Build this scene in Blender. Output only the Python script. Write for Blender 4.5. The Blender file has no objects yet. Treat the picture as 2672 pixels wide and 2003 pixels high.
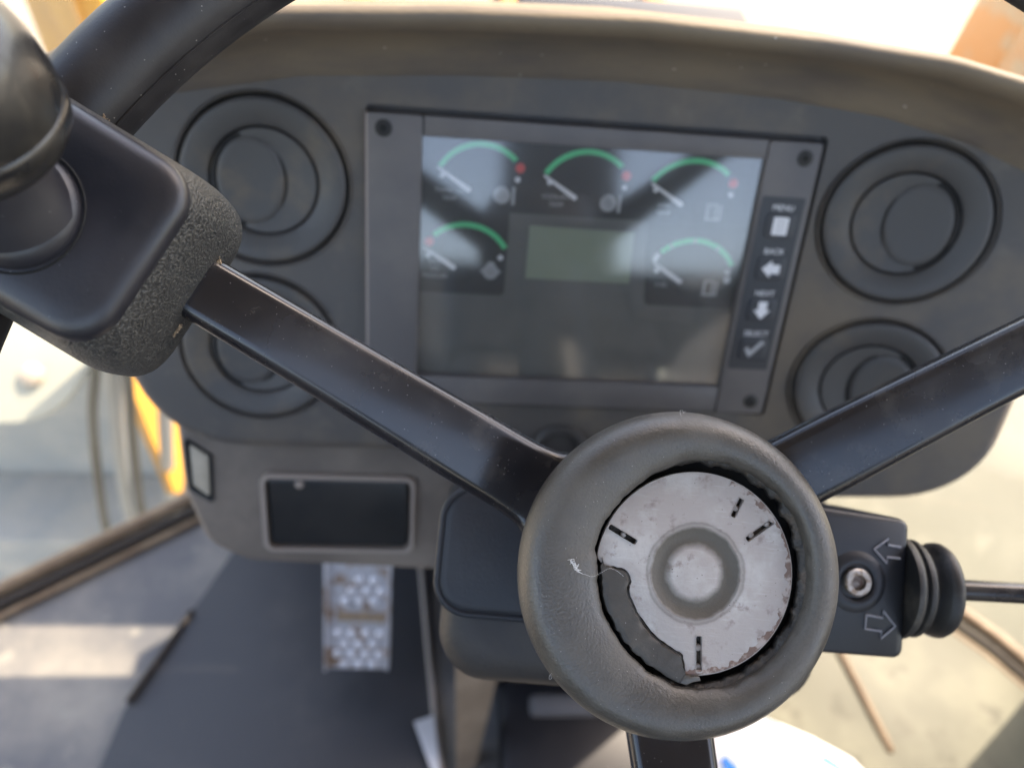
import bpy, bmesh, math, random
from mathutils import Matrix, Vector, noise as mnoise
random.seed(7)
sc = bpy.context.scene
COL = sc.collection
R = math.radians
mm = 0.001

# ------------------------------------------------------------------ camera
cam_d = bpy.data.cameras.new('camera')
cam = bpy.data.objects.new('camera', cam_d); COL.objects.link(cam)
cam.matrix_world = Matrix(((0.99448532, -0.03659834, -0.09828277, 0.0),
                           (-0.03379189, 0.77533546, -0.63064493, 0.0),
                           (0.09928267, 0.63048829, 0.76982301, 1.10),
                           (0, 0, 0, 1)))
cam_d.sensor_width = 36.0
cam_d.lens = 27.18
cam_d.clip_start = 0.01
cam_d.clip_end = 500
cam_d.dof.use_dof = True
cam_d.dof.focus_distance = 0.238
cam_d.dof.aperture_fstop = 7.4
sc.camera = cam

# ------------------------------------------------------------------ daylight
SUN_EL, SUN_AZ = R(55), math.atan2(0.82, 0.57)      # azimuth from +Y towards +X
w = bpy.data.worlds.new('World'); sc.world = w; w.use_nodes = True
nt = w.node_tree
bg = nt.nodes['Background']; bg.inputs['Strength'].default_value = 0.15
sky = nt.nodes.new('ShaderNodeTexSky'); sky.sky_type = 'NISHITA'; sky.sun_disc = False
sky.sun_elevation = SUN_EL; sky.sun_rotation = SUN_AZ
sky.dust_density = 2.0; sky.air_density = 1.0
nt.links.new(sky.outputs[0], bg.inputs['Color'])
sd = bpy.data.lights.new('sun', 'SUN'); sd.energy = 2.2; sd.angle = R(0.55); sd.color = (1.0, 0.94, 0.84)
so = bpy.data.objects.new('sun', sd); COL.objects.link(so)
sdir = Vector((math.sin(SUN_AZ) * math.cos(SUN_EL), math.cos(SUN_AZ) * math.cos(SUN_EL), math.sin(SUN_EL)))
so.rotation_euler = sdir.to_track_quat('Z', 'Y').to_euler()
so.location = sdir * 5
sc.view_settings.view_transform = 'Standard'
sc.view_settings.look = 'None'
sc.view_settings.gamma = 1.0
sc.view_settings.use_curve_mapping = False
sc.view_settings.exposure = 2.6
sc.view_settings.use_white_balance = True          # the phone balanced for the shade in the cab
sc.view_settings.white_balance_temperature = 7700
sc.view_settings.white_balance_tint = 14
sc.render.engine = 'CYCLES'
sc.cycles.use_denoising = True
sc.cycles.max_bounces = 10
sc.cycles.diffuse_bounces = 6
sc.cycles.transparent_max_bounces = 12
sc.cycles.caustics_reflective = False
sc.cycles.caustics_refractive = False
sc.cycles.sample_clamp_indirect = 6.0

# ------------------------------------------------------------------ materials
def mat(name, base, rough=0.5, metal=0.0, var=None, vscale=30, vlo=0.4, vhi=0.65, vdetail=5,
        bump=0.0, bscale=400, bdist=0.0004, bdetail=3, spec=0.5, coat=0.0, coat_r=0.1, specks=None, speck_scale=900,
        speck_r=0.16, rvar=0.0, var2=None, v2scale=120, v2lo=0.55, v2hi=0.7, aniso=None, distort=0.0):
    m = bpy.data.materials.new(name); m.use_nodes = True
    t = m.node_tree; N = t.nodes; L = t.links
    b = N['Principled BSDF']
    b.inputs['Base Color'].default_value = (*base, 1)
    b.inputs['Roughness'].default_value = rough
    b.inputs['Metallic'].default_value = metal
    b.inputs['Specular IOR Level'].default_value = spec
    b.inputs['Coat Weight'].default_value = coat
    b.inputs['Coat Roughness'].default_value = coat_r
    tc = N.new('ShaderNodeTexCoord')
    vec = tc.outputs['Object']
    if aniso:
        mp = N.new('ShaderNodeMapping'); mp.inputs['Scale'].default_value = aniso
        L.new(vec, mp.inputs['Vector']); vec = mp.outputs['Vector']
    col = None
    def noise(scale, detail=5, d=0.0):
        n = N.new('ShaderNodeTexNoise'); n.inputs['Scale'].default_value = scale
        n.inputs['Detail'].default_value = detail; n.inputs['Roughness'].default_value = 0.6
        n.inputs['Distortion'].default_value = d
        L.new(vec, n.inputs['Vector']); return n.outputs['Fac']
    def ramp(fac, lo, hi):
        r = N.new('ShaderNodeMapRange'); r.inputs['From Min'].default_value = lo; r.inputs['From Max'].default_value = hi
        r.interpolation_type = 'SMOOTHSTEP'
        L.new(fac, r.inputs['Value']); return r.outputs['Result']
    def mix(fac, a, bcol):
        x = N.new('ShaderNodeMix'); x.data_type = 'RGBA'
        L.new(fac, x.inputs['Factor'])
        if isinstance(a, tuple): x.inputs['A'].default_value = (*a, 1)
        else: L.new(a, x.inputs['A'])
        x.inputs['B'].default_value = (*bcol, 1)
        return x.outputs['Result']
    col = base
    if var is not None:
        f = ramp(noise(vscale, vdetail, distort), vlo, vhi)
        col = mix(f, col, var)
        if rvar:
            rr = N.new('ShaderNodeMapRange'); rr.inputs['To Min'].default_value = rough
            rr.inputs['To Max'].default_value = min(1, rough + rvar); L.new(f, rr.inputs['Value'])
            L.new(rr.outputs['Result'], b.inputs['Roughness'])
    if var2 is not None:
        col = mix(ramp(noise(v2scale, 4), v2lo, v2hi), col, var2)
    if specks is not None:
        v = N.new('ShaderNodeTexVoronoi'); v.inputs['Scale'].default_value = speck_scale
        L.new(vec, v.inputs['Vector'])
        g = noise(speck_scale * 0.09, 2)
        mlt = N.new('ShaderNodeMath'); mlt.operation = 'MULTIPLY'; mlt.inputs[1].default_value = speck_r * 2
        L.new(g, mlt.inputs[0])
        lt = N.new('ShaderNodeMath'); lt.operation = 'LESS_THAN'
        L.new(v.outputs['Distance'], lt.inputs[0]); L.new(mlt.outputs[0], lt.inputs[1])
        sp = N.new('ShaderNodeSeparateColor'); L.new(v.outputs['Color'], sp.inputs[0])
        gt = N.new('ShaderNodeMath'); gt.operation = 'GREATER_THAN'; gt.inputs[1].default_value = 0.72
        L.new(sp.outputs[0], gt.inputs[0])
        ml = N.new('ShaderNodeMath'); ml.operation = 'MULTIPLY'
        L.new(lt.outputs[0], ml.inputs[0]); L.new(gt.outputs[0], ml.inputs[1])
        col = mix(ml.outputs[0], col, specks)
    if not isinstance(col, tuple): L.new(col, b.inputs['Base Color'])
    if bump:
        bn = N.new('ShaderNodeBump'); bn.inputs['Strength'].default_value = bump; bn.inputs['Distance'].default_value = bdist
        L.new(noise(bscale, bdetail), bn.inputs['Height']); L.new(bn.outputs['Normal'], b.inputs['Normal'])
    return m

def dusty_glass(name, dust, lo, hi, scale, amount_lo, amount_hi, trans=0.5, rough=0.05):
    """clear pane with a layer of dust on it: glossy + transparent + dust that scatters light both ways"""
    m = bpy.data.materials.new(name); m.use_nodes = True
    t = m.node_tree; N = t.nodes; L = t.links; N.clear()
    out = N.new('ShaderNodeOutputMaterial')
    tr = N.new('ShaderNodeBsdfTransparent'); gl = N.new('ShaderNodeBsdfGlossy'); gl.inputs['Roughness'].default_value = rough
    df = N.new('ShaderNodeBsdfDiffuse'); df.inputs['Color'].default_value = (*dust, 1)
    tl = N.new('ShaderNodeBsdfTranslucent'); tl.inputs['Color'].default_value = (*dust, 1)
    lw = N.new('ShaderNodeLayerWeight'); lw.inputs['Blend'].default_value = 0.5
    pw_ = N.new('ShaderNodeMath'); pw_.operation = 'POWER'; pw_.inputs[1].default_value = 5.0; L.new(lw.outputs['Facing'], pw_.inputs[0])
    fr = N.new('ShaderNodeMath'); fr.operation = 'MULTIPLY_ADD'; fr.inputs[1].default_value = 0.915; fr.inputs[2].default_value = 0.085; L.new(pw_.outputs[0], fr.inputs[0])
    g = N.new('ShaderNodeMixShader'); L.new(fr.outputs[0], g.inputs[0]); L.new(tr.outputs[0], g.inputs[1]); L.new(gl.outputs[0], g.inputs[2])
    d = N.new('ShaderNodeMixShader'); d.inputs[0].default_value = trans; L.new(df.outputs[0], d.inputs[1]); L.new(tl.outputs[0], d.inputs[2])
    tc = N.new('ShaderNodeTexCoord'); n = N.new('ShaderNodeTexNoise'); n.inputs['Scale'].default_value = scale; n.inputs['Detail'].default_value = 6
    L.new(tc.outputs['Object'], n.inputs['Vector'])
    r = N.new('ShaderNodeMapRange'); r.inputs['From Min'].default_value = lo; r.inputs['From Max'].default_value = hi
    r.inputs['To Min'].default_value = amount_lo; r.inputs['To Max'].default_value = amount_hi
    L.new(n.outputs['Fac'], r.inputs['Value'])
    x = N.new('ShaderNodeMixShader'); L.new(r.outputs['Result'], x.inputs[0]); L.new(g.outputs[0], x.inputs[1]); L.new(d.outputs[0], x.inputs[2])
    L.new(x.outputs[0], out.inputs['Surface'])
    return m

M = {}
M['spoke'] = mat('spoke_black_plastic', (0.009, 0.009, 0.012), 0.22, var=(0.020, 0.018, 0.020), vscale=25, rvar=0.10,
                 var2=(0.034, 0.031, 0.030), v2scale=70, v2lo=0.48, v2hi=0.75, specks=(0.30, 0.28, 0.26), speck_scale=820, speck_r=0.095, coat=0.3, coat_r=0.12)
M['rim'] = mat('rim_black_plastic', (0.014, 0.013, 0.015), 0.42, var=(0.040, 0.036, 0.034), vscale=18, rvar=0.15,
               specks=(0.28, 0.26, 0.23), speck_scale=500, speck_r=0.09, bump=0.25, bscale=1200, bdist=0.0003)
M['hub'] = mat('hub_rubber', (0.050, 0.044, 0.036), 0.36, spec=0.8, var=(0.080, 0.070, 0.056), vscale=35, rvar=0.22, var2=(0.064, 0.056, 0.046),
               v2scale=900, v2lo=0.44, v2hi=0.66, specks=(0.45, 0.42, 0.38), speck_scale=800, speck_r=0.07, bump=0.6, bscale=1150, bdist=0.0004)
M['torn'] = mat('torn_rubber', (0.022, 0.019, 0.016), 0.5, var=(0.10, 0.072, 0.050), vscale=130, vlo=0.5, vhi=0.72, bump=0.9, bscale=600, bdist=0.0008)
M['flap'] = mat('flap_rubber', (0.046, 0.040, 0.033), 0.5, var=(0.066, 0.057, 0.046), vscale=70, specks=(0.3, 0.28, 0.26), speck_scale=500, speck_r=0.07, bump=0.4, bscale=900)
M['plate'] = mat('worn_plate', (0.365, 0.325, 0.300), 0.55, metal=0.15, var=(0.46, 0.435, 0.41), vscale=60, vlo=0.42, vhi=0.68, var2=(0.25, 0.205, 0.185),
                 v2scale=210, v2lo=0.55, v2hi=0.74, specks=(0.06, 0.05, 0.045), speck_scale=620, speck_r=0.09, bump=0.6, bscale=900, bdist=0.0003)
M['plate_rust'] = mat('plate_edge_stain', (0.16, 0.105, 0.085), 0.75, var=(0.36, 0.31, 0.28), vscale=260, vlo=0.45, vhi=0.6, bump=0.5, bscale=900)
M['dimple'] = mat('dimple_brown', (0.115, 0.098, 0.078), 0.7, var=(0.20, 0.175, 0.145), vscale=160, specks=(0.4, 0.38, 0.34), speck_scale=900, speck_r=0.1, bump=0.4, bscale=1200)
def radial_tint(m, cx_, cy_, stops, ring_tint):
    t = m.node_tree; N = t.nodes; L = t.links; b = N['Principled BSDF']
    src = b.inputs['Base Color'].links[0].from_socket
    tc = N.new('ShaderNodeTexCoord'); mp = N.new('ShaderNodeMapping'); mp.inputs['Location'].default_value = (-cx_, -cy_, 0); mp.inputs['Scale'].default_value = (1, 1, 0)
    ln = N.new('ShaderNodeVectorMath'); ln.operation = 'LENGTH'; L.new(tc.outputs['Object'], mp.inputs[0]); L.new(mp.outputs[0], ln.inputs[0])
    nz = N.new('ShaderNodeTexNoise'); nz.inputs['Scale'].default_value = 260; L.new(tc.outputs['Object'], nz.inputs['Vector'])
    ad = N.new('ShaderNodeMath'); ad.operation = 'MULTIPLY_ADD'; ad.inputs[1].default_value = 0.0014; L.new(nz.outputs['Fac'], ad.inputs[0]); L.new(ln.outputs['Value'], ad.inputs[2])
    mr = N.new('ShaderNodeMapRange'); mr.inputs['From Max'].default_value = 0.02; L.new(ad.outputs[0], mr.inputs['Value'])
    cr = N.new('ShaderNodeValToRGB'); e = cr.color_ramp.elements
    e[0].position = stops[0][0] / 20; e[0].color = (stops[0][1],) * 3 + (1,)
    e[1].position = stops[-1][0] / 20; e[1].color = (stops[-1][1],) * 3 + (1,)
    for p, v in stops[1:-1]:
        k = e.new(p / 20); k.color = (v, v, v, 1)
    L.new(mr.outputs['Result'], cr.inputs[0])
    sm = N.new('ShaderNodeMapping'); sm.inputs['Rotation'].default_value = (0, 0, 0.6); sm.inputs['Scale'].default_value = (90, 1500, 1); L.new(tc.outputs['Object'], sm.inputs[0])
    sn = N.new('ShaderNodeTexNoise'); sn.inputs['Scale'].default_value = 1.0; sn.inputs['Detail'].default_value = 3; L.new(sm.outputs[0], sn.inputs['Vector'])
    sr = N.new('ShaderNodeMapRange'); sr.inputs['From Min'].default_value = 0.60; sr.inputs['From Max'].default_value = 0.76; sr.inputs['To Max'].default_value = 0.30; L.new(sn.outputs['Fac'], sr.inputs['Value'])
    sx_ = N.new('ShaderNodeMix'); sx_.data_type = 'RGBA'; L.new(sr.outputs['Result'], sx_.inputs['Factor']); L.new(src, sx_.inputs['A']); sx_.inputs['B'].default_value = (0.62, 0.59, 0.56, 1); src = sx_.outputs['Result']
    mx = N.new('ShaderNodeMix'); mx.data_type = 'RGBA'; L.new(cr.outputs[0], mx.inputs['Factor']); L.new(src, mx.inputs['A']); mx.inputs['B'].default_value = (*ring_tint, 1)
    L.new(mx.outputs['Result'], b.inputs['Base Color'])
radial_tint(M['plate'], 0.0055, 0.0005, [(8.0, 0), (9.4, 0.55), (10.6, 0.97), (14.6, 0.95), (15.8, 0.32), (16.6, 0.5), (17.2, 0.06), (18.0, 0.0)], (0.080, 0.068, 0.052))  # brown tint, darker in a ring around the centre dimple
M['black'] = mat('black_void', (0.004, 0.004, 0.004), 0.8)
M['clamp'] = mat('pebbled_rubber', (0.024, 0.024, 0.024), 0.38, var=(0.080, 0.077, 0.068), vscale=1250, vlo=0.44, vhi=0.62, vdetail=1.0, distort=0.0,
                 bump=1.0, bscale=1250, bdist=0.0008, bdetail=1.0, rvar=0.2)
M['clamp_top'] = mat('smooth_black_plastic', (0.013, 0.013, 0.017), 0.40, coat=0.15, coat_r=0.3, var=(0.022, 0.020, 0.024), vscale=30, rvar=0.1,
                     specks=(0.2, 0.2, 0.2), speck_scale=420, speck_r=0.06, bump=0.2, bscale=900, bdist=0.0003)
M['knob'] = mat('glossy_black_knob', (0.010, 0.010, 0.011), 0.22, var=(0.030, 0.027, 0.022), vscale=40, rvar=0.18, coat=0.2)
M['rust_dust'] = mat('packed_dust', (0.42, 0.30, 0.19), 0.95, var=(0.22, 0.17, 0.13), vscale=300, bump=0.8, bscale=900)
M['dash'] = mat('dash_plastic', (0.084, 0.079, 0.076), 0.58, var=(0.175, 0.143, 0.108), vscale=11, vlo=0.42, vhi=0.72, rvar=0.15, var2=(0.17, 0.150, 0.125), v2scale=34, v2lo=0.56, v2hi=0.84,
                bump=0.35, bscale=900, bdist=0.0004)
M['hood'] = mat('dash_hood_dusty', (0.098, 0.084, 0.076), 0.62, var=(0.19, 0.150, 0.105), vscale=12, vlo=0.38, vhi=0.65,
                specks=(0.7, 0.66, 0.6), speck_scale=260, speck_r=0.07, bump=0.5, bscale=700, aniso=(0.35, 1, 1))
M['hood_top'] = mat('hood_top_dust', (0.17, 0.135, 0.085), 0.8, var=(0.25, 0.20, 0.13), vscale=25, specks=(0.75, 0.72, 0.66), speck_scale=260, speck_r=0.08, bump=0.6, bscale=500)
M['vent'] = mat('vent_plastic', (0.066, 0.064, 0.063), 0.46, var=(0.135, 0.108, 0.078), vscale=22, vlo=0.48, vhi=0.74, rvar=0.1, bump=0.2, bscale=900)
M['lower'] = mat('lower_dash_plastic', (0.150, 0.124, 0.104), 0.6, var=(0.23, 0.19, 0.155), vscale=10, bump=0.3, bscale=900)
M['frame_chrome'] = mat('tray_frame', (0.34, 0.28, 0.24), 0.4, var=(0.33, 0.28, 0.24), vscale=20)
M['tray'] = mat('tray_lid', (0.016, 0.018, 0.020), 0.32, var=(0.028, 0.028, 0.028), vscale=20)
M['rocker'] = mat('rocker_grey', (0.60, 0.53, 0.42), 0.55, var=(0.46, 0.40, 0.31), vscale=30)
M['bezel'] = mat('bezel_grey', (0.112, 0.106, 0.108), 0.5, var=(0.150, 0.138, 0.132), vscale=12, bump=0.15, bscale=1200)
M['bezel_lit_edge'] = mat('bezel_lit_edge', (0.34, 0.28, 0.25), 0.5)
M['screw'] = mat('black_screw', (0.012, 0.011, 0.009), 0.5)
M['face_black'] = mat('gauge_face_black', (0.018, 0.020, 0.022), 0.55)
M['face_grey'] = mat('gauge_face_grey', (0.105, 0.107, 0.102), 0.5, var=(0.13, 0.13, 0.122), vscale=15)
M['lcd'] = mat('lcd_green', (0.235, 0.275, 0.20), 0.35, var=(0.26, 0.30, 0.225), vscale=20)
M['green'] = mat('gauge_green', (0.05, 0.62, 0.26), 0.5)
M['red'] = mat('gauge_red', (0.70, 0.07, 0.06), 0.5)
M['white'] = mat('print_white', (0.78, 0.78, 0.80), 0.5)
M['white_dim'] = mat('print_white_dim', (0.40, 0.41, 0.42), 0.5)
M['btn'] = mat('button_dark', (0.040, 0.043, 0.050), 0.45)
M['btn_strip'] = mat('button_strip', (0.022, 0.026, 0.033), 0.4)
M['shroud'] = mat('column_shroud', (0.011, 0.014, 0.020), 0.48, var=(0.020, 0.022, 0.027), vscale=25, bump=0.4, bscale=1100, bdist=0.0003)
M['shroud_low'] = mat('column_shroud_lower', (0.022, 0.021, 0.022), 0.55, var=(0.045, 0.038, 0.033), vscale=14, bump=0.5, bscale=700)
M['switch'] = mat('switch_housing', (0.011, 0.013, 0.018), 0.42, var=(0.018, 0.019, 0.022), vscale=25, bump=0.2, bscale=1200)
M['steel'] = mat('zinc_bolt', (0.46, 0.42, 0.38), 0.42, metal=0.8, var=(0.25, 0.18, 0.13), vscale=500)
M['boot'] = mat('rubber_boot', (0.018, 0.017, 0.016), 0.5, var=(0.085, 0.076, 0.062), vscale=60, vlo=0.45, vhi=0.72, bump=0.4, bscale=700)
M['emboss'] = mat('embossed_arrow', (0.34, 0.34, 0.37), 0.5)
M['floor'] = mat('cab_floor', (0.118, 0.119, 0.120), 0.45, var=(0.30, 0.275, 0.23), vscale=5, vlo=0.40, vhi=0.75, var2=(0.34, 0.32, 0.26), v2scale=26, v2lo=0.58, v2hi=0.78, bump=0.25, bscale=300)
M['floor_sill'] = mat('dusty_floor_panel', (0.096, 0.096, 0.066), 0.6, var=(0.135, 0.134, 0.092), vscale=7, var2=(0.072, 0.070, 0.046), v2scale=20, bump=0.2, bscale=300)
M['mat'] = mat('rubber_mat', (0.045, 0.046, 0.050), 0.55, var=(0.075, 0.072, 0.070), vscale=8, vlo=0.5, vhi=0.8, var2=(0.16, 0.15, 0.14), v2scale=24, v2lo=0.68, v2hi=0.82, bump=0.3, bscale=300)
M['seal'] = mat('seal_rubber', (0.17, 0.115, 0.07), 0.6, var=(0.26, 0.19, 0.12), vscale=20)
M['seal_dark'] = mat('seal_dark', (0.03, 0.022, 0.015), 0.6)
M['pedal'] = mat('pedal_aluminium', (0.62, 0.63, 0.66), 0.40, metal=0.35, var=(0.36, 0.23, 0.14), vscale=30, vlo=0.48, vhi=0.6)
M['stud'] = mat('pedal_stud', (0.80, 0.80, 0.83), 0.35, metal=0.3, var=(0.50, 0.36, 0.26), vscale=26, vlo=0.5, vhi=0.62)
M['paper'] = mat('white_paper', (0.82, 0.82, 0.82), 0.7)
M['blue'] = mat('blue_print', (0.0, 0.22, 0.72), 0.6)
M['tan'] = mat('column_lit_tan', (0.30, 0.25, 0.19), 0.55, var=(0.22, 0.18, 0.135), vscale=15)
M['pedestal'] = mat('pedestal_cavity_black', (0.008, 0.008, 0.011), 0.5, var=(0.013, 0.013, 0.016), vscale=14)  # near-black puts the shade of the cavity under the column into colour
M['yellow'] = mat('loader_yellow', (0.62, 0.30, 0.015), 0.5, var=(0.50, 0.24, 0.02), vscale=6)
M['orange'] = mat('loader_orange_worn', (0.50, 0.17, 0.015), 0.6, var=(0.40, 0.25, 0.12), vscale=9, vlo=0.5, vhi=0.62)
M['bucket'] = mat('dusty_bucket', (0.27, 0.225, 0.15), 0.7, var=(0.34, 0.17, 0.06), vscale=2.6, vlo=0.55, vhi=0.66, var2=(0.27, 0.24, 0.19), v2scale=5, v2lo=0.5, v2hi=0.7)
M['frame_grey'] = mat('machine_frame_grey', (0.24, 0.27, 0.29), 0.6, var=(0.33, 0.34, 0.33), vscale=5)
M['pad_grey'] = mat('pad_rubber', (0.085, 0.088, 0.095), 0.6)
M['hose'] = mat('hose_khaki', (0.060, 0.052, 0.034), 0.6)
M['pipe'] = mat('pale_pipe', (0.36, 0.38, 0.38), 0.5)
M['fender'] = mat('cream_fender', (0.52, 0.52, 0.42), 0.6)
M['added_plate_tan'] = mat('added_tan_plate', (0.088, 0.086, 0.056), 0.6, var=(0.115, 0.112, 0.074), vscale=4, var2=(0.14, 0.135, 0.092), v2scale=12)
M['bolt_cream'] = mat('cream_bolt', (0.58, 0.47, 0.36), 0.5)
M['ground'] = mat('sandy_ground', (0.30, 0.265, 0.205), 0.95, var=(0.36, 0.325, 0.26), vscale=0.5, bump=0.6, bscale=6, bdist=0.05)
M['cab_paint'] = mat('cab_liner', (0.20, 0.195, 0.19), 0.7, var=(0.25, 0.24, 0.23), vscale=4)
M['seat'] = mat('seat_cloth', (0.035, 0.036, 0.042), 0.85, var=(0.05, 0.05, 0.055), vscale=20)
M['thread'] = mat('lint_white', (0.75, 0.74, 0.72), 0.9)
M['glass_corner'] = dusty_glass('dusty_corner_glass', (0.38, 0.375, 0.31), 0.35, 0.7, 6, 0.14, 0.34, 0.55)
M['glass_front'] = dusty_glass('dusty_windshield', (0.60, 0.52, 0.38), 0.4, 0.7, 4, 0.05, 0.16, 0.55)
M['glass_panel'] = dusty_glass('screen_cover', (0.40, 0.40, 0.37), 0.35, 0.7, 9, 0.03, 0.09, 0.3, rough=0.09)

# ------------------------------------------------------------------ mesh helpers
def link(name, me, m, parent=None, smooth=35, sharp=None):
    o = bpy.data.objects.new(name, me); COL.objects.link(o)
    if m is not None: me.materials.append(M[m] if isinstance(m, str) else m)
    if smooth:
        for p in me.polygons: p.use_smooth = True
        me.set_sharp_from_angle(angle=R(smooth))
    if parent is not None: o.parent = parent
    return o

def fin(name, bm, m, parent=None, smooth=35, mtx=None):
    bmesh.ops.remove_doubles(bm, verts=bm.verts, dist=1e-7)
    bmesh.ops.recalc_face_normals(bm, faces=bm.faces)
    if mtx is not None: bm.transform(mtx)
    me = bpy.data.meshes.new(name); bm.to_mesh(me); bm.free()
    return link(name, me, m, parent, smooth)

def empty(name, mtx=None, label=None, cat=None, group=None):
    o = bpy.data.objects.new(name, None); COL.objects.link(o); o.empty_display_size = 0.02
    if mtx is not None: o.matrix_world = mtx
    return tag(o, label, cat, group)

def tag(o, label=None, cat=None, group=None, kind=None):
    if label: o['label'] = label
    if cat: o['category'] = cat
    if group: o['group'] = group
    if kind: o['kind'] = kind
    return o

def rpoly(pts, rad, n=6):
    """round the corners of a polygon; rad: one radius or one per corner"""
    out = []; k = len(pts)
    for i, p in enumerate(pts):
        r = rad[i] if isinstance(rad, (list, tuple)) else rad
        p = Vector(p); a = Vector(pts[i - 1]); b = Vector(pts[(i + 1) % k])
        da, db = (a - p), (b - p)
        la, lb = da.length, db.length
        if r <= 0 or la < 1e-9 or lb < 1e-9: out.append(tuple(p)); continue
        da /= la; db /= lb
        ang = math.acos(max(-1, min(1, da.dot(db))))
        if ang > math.pi - 0.02: out.append(tuple(p)); continue
        t = min(r / math.tan(ang / 2), la * 0.49, lb * 0.49); rr = t * math.tan(ang / 2)
        bis = (da + db).normalized(); c = p + bis * (rr / math.sin(ang / 2))
        v0 = p + da * t - c; v1 = p + db * t - c
        a0 = math.atan2(v0.y, v0.x); a1 = math.atan2(v1.y, v1.x)
        d = (a1 - a0 + math.pi) % (2 * math.pi) - math.pi
        for j in range(n + 1):
            q = a0 + d * j / n; out.append((c.x + rr * math.cos(q), c.y + rr * math.sin(q)))
    return out

def rrect(x0, x1, y0, y1, r, n=5):
    return rpoly([(x0, y0), (x1, y0), (x1, y1), (x0, y1)], r, n)

def prism(pts, z0, z1, bev=0.0, seg=3, both=False):
    bm = bmesh.new()
    lo = [bm.verts.new((x, y, z0)) for x, y in pts]; hi = [bm.verts.new((x, y, z1)) for x, y in pts]
    k = len(pts)
    ft = bm.faces.new(hi); fb = bm.faces.new(list(reversed(lo)))
    for i in range(k): bm.faces.new((lo[i], lo[(i + 1) % k], hi[(i + 1) % k], hi[i]))
    bmesh.ops.recalc_face_normals(bm, faces=bm.faces)
    if bev:
        ed = set(ft.edges) | (set(fb.edges) if both else set())
        bmesh.ops.bevel(bm, geom=list(ed), offset=bev, segments=seg, profile=0.5, affect='EDGES', clamp_overlap=True)
    return bm

def box(x0, x1, y0, y1, z0, z1, bev=0.0, seg=2):
    bm = bmesh.new()
    bmesh.ops.create_cube(bm, size=1.0)
    for v in bm.verts:
        v.co = Vector(((x0 + x1) / 2 + v.co.x * (x1 - x0), (y0 + y1) / 2 + v.co.y * (y1 - y0), (z0 + z1) / 2 + v.co.z * (z1 - z0)))
    if bev: bmesh.ops.bevel(bm, geom=list(bm.edges), offset=bev, segments=seg, profile=0.5, affect='EDGES', clamp_overlap=True)
    return bm

def loft(loops, cap0=True, cap1=True, closed=True):
    bm = bmesh.new(); rows = [[bm.verts.new(p) for p in lp] for lp in loops]
    k = len(rows[0])
    for a, b in zip(rows, rows[1:]):
        for i in range(k if closed else k - 1):
            j = (i + 1) % k
            bm.faces.new((a[i], a[j], b[j], b[i]))
    if cap0: bm.faces.new(list(reversed(rows[0])))
    if cap1: bm.faces.new(rows[-1])
    return bm

def lathe(prof, seg=64, cx=0, cy=0, cap0=False, cap1=False):
    loops = [[(cx + r * math.cos(2 * math.pi * i / seg), cy + r * math.sin(2 * math.pi * i / seg), z) for i in range(seg)] for r, z in prof]
    return loft(loops, cap0, cap1)

def tube(path, rad, seg=10, caps=True):
    path = [Vector(p) for p in path]; n = len(path)
    rads = rad if isinstance(rad, (list, tuple)) else [rad] * n
    loops = []; up = None
    for i, p in enumerate(path):
        t = (path[min(i + 1, n - 1)] - path[max(i - 1, 0)]).normalized()
        if up is None:
            up = Vector((0, 0, 1)) if abs(t.z) < 0.9 else Vector((1, 0, 0))
        s = t.cross(up).normalized(); up = s.cross(t).normalized()
        loops.append([tuple(p + (s * math.cos(2 * math.pi * j / seg) + up * math.sin(2 * math.pi * j / seg)) * rads[i]) for j in range(seg)])
    return loft(loops, caps, caps)

def smooth_path(pts, n=8):
    P = [Vector(p) for p in pts]; out = []
    for i in range(len(P) - 1):
        a = P[max(i - 1, 0)]; b = P[i]; c = P[i + 1]; d = P[min(i + 2, len(P) - 1)]
        for j in range(n):
            t = j / n
            out.append(0.5 * ((2 * b) + (c - a) * t + (2 * a - 5 * b + 4 * c - d) * t * t + (3 * b - a - 3 * c + d) * t ** 3))
    out.append(P[-1]); return out

def sector(cx, cy, r0, r1, a0, a1, z, n=28, th=0.00025):
    pts = [(cx + r1 * math.cos(a0 + (a1 - a0) * i / n), cy + r1 * math.sin(a0 + (a1 - a0) * i / n)) for i in range(n + 1)]
    pts += [(cx + r0 * math.cos(a1 + (a0 - a1) * i / n), cy + r0 * math.sin(a1 + (a0 - a1) * i / n)) for i in range(n + 1)]
    return prism(pts, z, z + th)

def disc(cx, cy, r, z, th=0.00025, n=20, bev=0.0):
    return prism([(cx + r * math.cos(2 * math.pi * i / n), cy + r * math.sin(2 * math.pi * i / n)) for i in range(n)], z, z + th, bev)

def boolean(o, cutters, op='DIFFERENCE'):
    for c in cutters:
        md = o.modifiers.new('cut', 'BOOLEAN'); md.object = c; md.operation = op; md.solver = 'EXACT'
    dg = bpy.context.evaluated_depsgraph_get(); dg.update()
    me = bpy.data.meshes.new_from_object(o.evaluated_get(dg))
    o.modifiers.clear(); old = o.data; o.data = me; bpy.data.meshes.remove(old)
    for c in cutters:
        cm = c.data; bpy.data.objects.remove(c); bpy.data.meshes.remove(cm)
    return o

def smooth_obj(o, ang=35):
    for p in o.data.polygons: p.use_smooth = True
    o.data.set_sharp_from_angle(angle=R(ang))

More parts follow.
